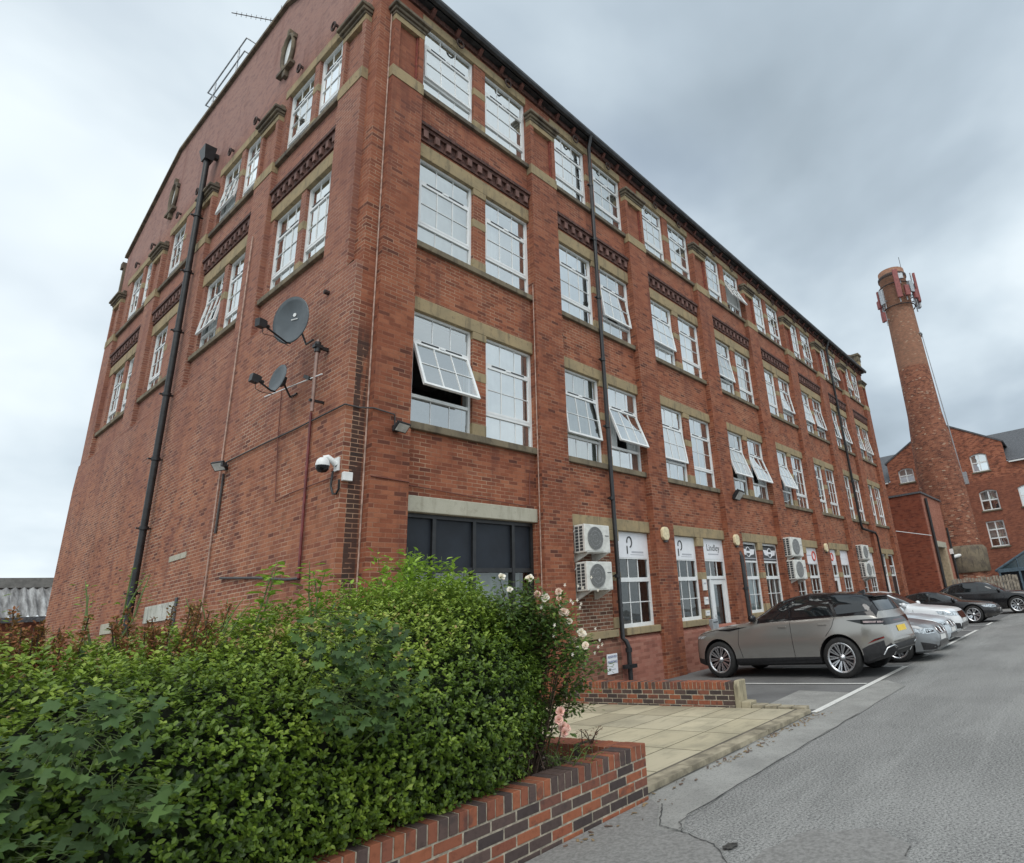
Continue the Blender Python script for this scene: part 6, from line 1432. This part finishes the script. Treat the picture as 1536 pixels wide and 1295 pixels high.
maple((-4.3,-5.2,.35), [((-4.62,-5.92,1.40),.28,46),((-4.25,-5.92,1.20),.22,26),((-4.55,-5.98,1.02),.26,36),((-4.1,-5.98,.92),.20,18),((-4.4,-5.98,.70),.22,22),((-3.75,-5.85,1.05),.14,9),((-3.9,-5.9,1.35),.18,14),((-4.5,-5.75,1.65),.30,26)], 'leafy maple sapling with large lobed leaves over the left end of the hedge')
maple((-2.95,-5.1,.4), [((-2.75,-5.5,1.30),.19,26),((-2.60,-5.5,1.50),.20,24),((-2.85,-5.5,1.62),.2,20),((-2.42,-5.5,1.28),.12,10),((-2.5,-5.48,1.12),.08,5)], 'dark maple sapling with lobed leaves in the middle of the hedge face', .035, .07, 2.6)
# tall shoots against the brick
shoot('ash_sapling', (-2.95,-4.6,1.45), .78, 'single tall leafy ash shoot rising highest above the hedge against the gable', 'sapling', 'oval', LMB, .11, 60, (.10,-.05), stems=2, spread=.10, tint=(.05,.5))
shoot('leafy_shoot', (-2.45,-4.4,1.6), .55, 'narrow leaved shoot standing above the hedge just left of the building corner', 'shrub', 'narrow', LMB, .13, 60, (0,0), stems=3, spread=.08, tint=(.1,.6))
bs = [(-1.6,-4.0,1.35,1.10),(-1.15,-4.0,1.35,1.10),(-1.35,-3.7,1.35,1.22),(-.85,-3.9,1.25,1.05),(-1.9,-4.2,1.3,.90),(-1.4,-4.3,1.3,1.0)]
bb = empty('buddleia_bush', (-1.5,-3.9,.35), 'bright lime green narrow leaved bush in front of the black shopfront', 'shrub'); P, D, N, S, T = [], [], [], [], []; m = MB(); r_ = random.Random(6)
for (x, y, z, h) in bs:
    for k in range(17):
        a = r_.uniform(0,6.28); b0 = Vector((x+1.5, y+3.9, z-.95)); tip = Vector((x+1.5+.34*math.cos(a)*r_.random(), y+3.9+.30*math.sin(a)*r_.random(), z-.35+h*r_.uniform(.5,.83))); m.tube([b0, (b0+tip)/2+Vector((0,0,.1)), tip], [.008,.005,.002], 4)
        for i in range(60):
            t_ = .3+.7*i/60; p = b0.lerp(tip, t_)+Vector((r_.uniform(-.05,.05),r_.uniform(-.05,.05),0)); az = i*2.4; d = Vector((math.cos(az), math.sin(az), r_.uniform(-.2,.8))); P.append(p); D.append(d); N.append((r_.uniform(-.3,.3), r_.uniform(-.3,.3), 1)); S.append(r_.uniform(.08,.14)*(1.25-.5*t_)); T.append(r_.uniform(.1,.75)+.2*t_)
m.build('stem', TG, bb); leaves('foliage', P, D, N, S, np.clip(T,0,1), 'narrow', LMB, bb)
# docks with rusty seed heads on the left
for i, (x, y, h, lb) in enumerate(((-3.86,-4.75,.42,'rust brown dock seed heads at the left, nearest the corrugated shed'),(-3.35,-4.6,.40,'broader clump of rust brown dock seed heads near the foot of the black drainpipe'))):
    e = empty('dock_plant', (x,y,1.45), lb, 'wild plant', 'rusty dock plants above the hedge'); m = MB(); P, D, N, S, T = [], [], [], [], []; r_ = random.Random(30+i)
    for k in range(11 if i == 0 else 17):
        sx_ = .22 if i == 0 else .30; q = Vector((r_.uniform(-sx_,sx_), r_.uniform(-.15,.15), h*r_.uniform(.6,1))); m.tube([(q.x*.6,q.y*.6,-.2), q], .003, 4)
        for j in range(110):
            t_ = r_.random()**.8; p = Vector((q.x*(.6+.4*t_)+r_.uniform(-.018,.018), q.y+r_.uniform(-.018,.018), q.z*(.25+.75*t_))); P.append(p); D.append((r_.uniform(-1,1),r_.uniform(-1,1),r_.uniform(0,1))); N.append((r_.uniform(-1,1),r_.uniform(-1,1),1)); S.append(r_.uniform(.012,.026)); T.append(r_.random())
    m.build('stem', TW, e); leaves('seed_heads', P, D, N, S, T, 'oval', LMD, e)
for i, (x, y, h, nm, lb, k_) in enumerate(((-4.25,-4.9,.48,'weed','tall pale weeds standing over the hedge at the left edge, left of the rusty docks','narrow'),(-3.62,-4.5,.62,'weed','pair of slender green weeds between the two rusty dock clumps','narrow'),(-3.1,-4.5,.45,'weed','short grey green weed right of the second dock clump','narrow'),(-3.0,-4.2,.35,'weed','low green weed below the pink conduit','oval'))):
    shoot(nm, (x,y,1.45), h, lb, 'wild plant', k_, LMB, .05, 120, stems=5, spread=.22, tint=(.0,.5), group='weeds above the hedge')
# rose bush -----------------------------------------------------------
rb = empty('rose_bush', (-.80,-4.88,.34), 'arching rose bush with pale pink flowers at the right end of the hedge', 'rose bush'); r_ = random.Random(17); m = MB(); P, D, N, S, T = [], [], [], [], []; tips = []
for k in range(96):
    a = r_.uniform(0,6.28); rr_ = r_.uniform(.10,.66); zt = r_.uniform(.80,1.62)-.22*rr_; tip = Vector((-.10+rr_*math.cos(a)*.86, .12+rr_*math.sin(a)*.55, zt))
    if k > 86: tip = Vector((.45+r_.uniform(-.1,.25), -.05+r_.uniform(-.3,.3), r_.uniform(.35,.85)))
    mid = tip*.55+Vector((-.05,0,.22)); b0_ = Vector((r_.uniform(-.22,.16), r_.uniform(-.12,.15), 0)); path = [b0_, b0_*.6+mid*.45+Vector((0,0,.05)), mid, (mid+tip)/2+Vector((0,0,.06)), tip]; (m.tube(path, [.007,.006,.004,.003,.0015], 5) if k % 4 == 0 or k > 86 else None); tips.append(tip)
    for i in range(120):
        t_ = (.20+.80*(i/120)**.8)*4; j = min(3, int(t_)); p = path[j].lerp(path[j+1], t_-j); d = Vector((r_.uniform(-1,1), r_.uniform(-1,1), r_.uniform(-.5,.5))); p = p+d*r_.uniform(.0,.13)
        P.append(p); D.append(d); N.append((r_.uniform(-.4,.4), r_.uniform(-.4,.4), 1)); S.append(r_.uniform(.030,.058)); T.append(r_.uniform(0,.85))
fls = random.Random(5)
fl = [(-.30,.10,1.62,.9),(-.05,.0,1.60,.8),(.02,-.02,1.46,.4),(.10,-.05,1.43,.9),(.17,-.15,1.47,.5),(.22,-.15,1.30,.5),(.28,-.05,1.42,.4),(.42,-.05,1.22,.8),(.40,-.2,1.12,.8),(.50,-.05,1.05,.7),(.55,.1,1.3,.6),(.60,0,.98,.9),(.75,.05,1.1,.9),(-.4,-.1,1.50,1),(.3,-.32,1.02,.7)]
fl = [(x*.88-.12, y-.14, z, tt) for x, y, z, tt in fl]
for (x, y, z, tt) in fl:
    tip = Vector((x, y+.02, z-.02)); mid = tip*.55+Vector((0,.05,.25)); m.tube([Vector((r_.uniform(-.1,.1),.05,0)), mid*.5, mid, (mid+tip)/2+Vector((0,0,.05)), tip], [.006,.005,.004,.003,.002], 5)
    for i in range(150):
        c_ = tip.lerp(mid, r_.random()**1.3*.8); d = Vector((r_.uniform(-1,1), r_.uniform(-1,1), r_.uniform(-.6,.5))); P.append(c_+d*r_.uniform(.02,.15)+Vector((0,-.01,-.02))); D.append(d); N.append((r_.uniform(-.5,.5), r_.uniform(-.8,.2), 1)); S.append(r_.uniform(.028,.052)); T.append(r_.uniform(.1,.9))
m.build('stem', TW, rb); leaves('foliage', P, D, N, S, T, 'oval', LMR, rb)
def rose(c, s, seed, tt):
    r_ = random.Random(seed); P, D, N, S, T = [], [], [], [], []; RM = Vector((-.4+r_.uniform(-.4,.4), -.8, .45+r_.uniform(-.4,.3))).to_track_quat('Z', 'Y').to_matrix()
    for ring_, (nn_, el, sz) in enumerate(((5,70,.55),(7,45,.8),(9,18,1.0),(9,-8,1.05))):
        for i in range(nn_):
            a = 2*math.pi*i/nn_+ring_*.5+r_.uniform(-.2,.2); e_ = R(el+r_.uniform(-12,12)); d = RM @ Vector((math.cos(a)*math.cos(e_), math.sin(a)*math.cos(e_), math.sin(e_))); P.append(Vector(c)+d*s*.10); D.append(d); N.append(RM @ Vector((-math.cos(a)*math.sin(e_), -math.sin(a)*math.sin(e_), math.cos(e_)))); S.append(s*sz*r_.uniform(.8,1.1)); T.append(min(1, max(0, tt+r_.uniform(-.2,.2))))
    return leaves('flower', P, D, N, S, T, 'petal', PM, rb)
for i, (x, y, z, tt) in enumerate(fl): rose((x, y, z), fls.uniform(.023,.036), i, tt)
for i, (x, y, z) in enumerate(((.18,-.42,.52),(.24,-.40,.46),(.20,-.45,.43),(.30,-.38,.44),(.22,-.40,.57))): rose((x-.40, y-.06, z), .036, 50+i, .15)
for i in range(22):      # spent star shaped calyxes
    c = Vector((r_.uniform(-.5,.42), r_.uniform(-.5,-.2), r_.uniform(.95,1.6))); P, D, N, S, T = [], [], [], [], []
    for j in range(5): a = 2*math.pi*j/5+i; P.append(c); D.append((math.cos(a),-.3,math.sin(a))); N.append((0,-1,.3)); S.append(.020); T.append(.85)
    leaves('calyx', P, D, N, S, T, 'narrow', PM, rb)
shoot('ground_cover_plant', (-.62,-5.02,.34), .24, 'low grey green plant spilling over the planter soil under the roses', 'plant', 'oval', LMR, .035, 420, stems=14, spread=.34, tint=(.2,.8), bush=2.2)
shoot('red_leaved_sprig', (.02,-4.72,.34), .26, 'small red brown leaved sprig at the inner corner of the planter', 'plant', 'oval', leaf_mat('red_leaf', [(0,(.06,.03,.02)),(1,(.20,.07,.05))]), .04, 90, stems=5, spread=.16, tint=(.2,.9), stemmat=TW)
# young leaf sprays standing out of the hedge face (bright tips)
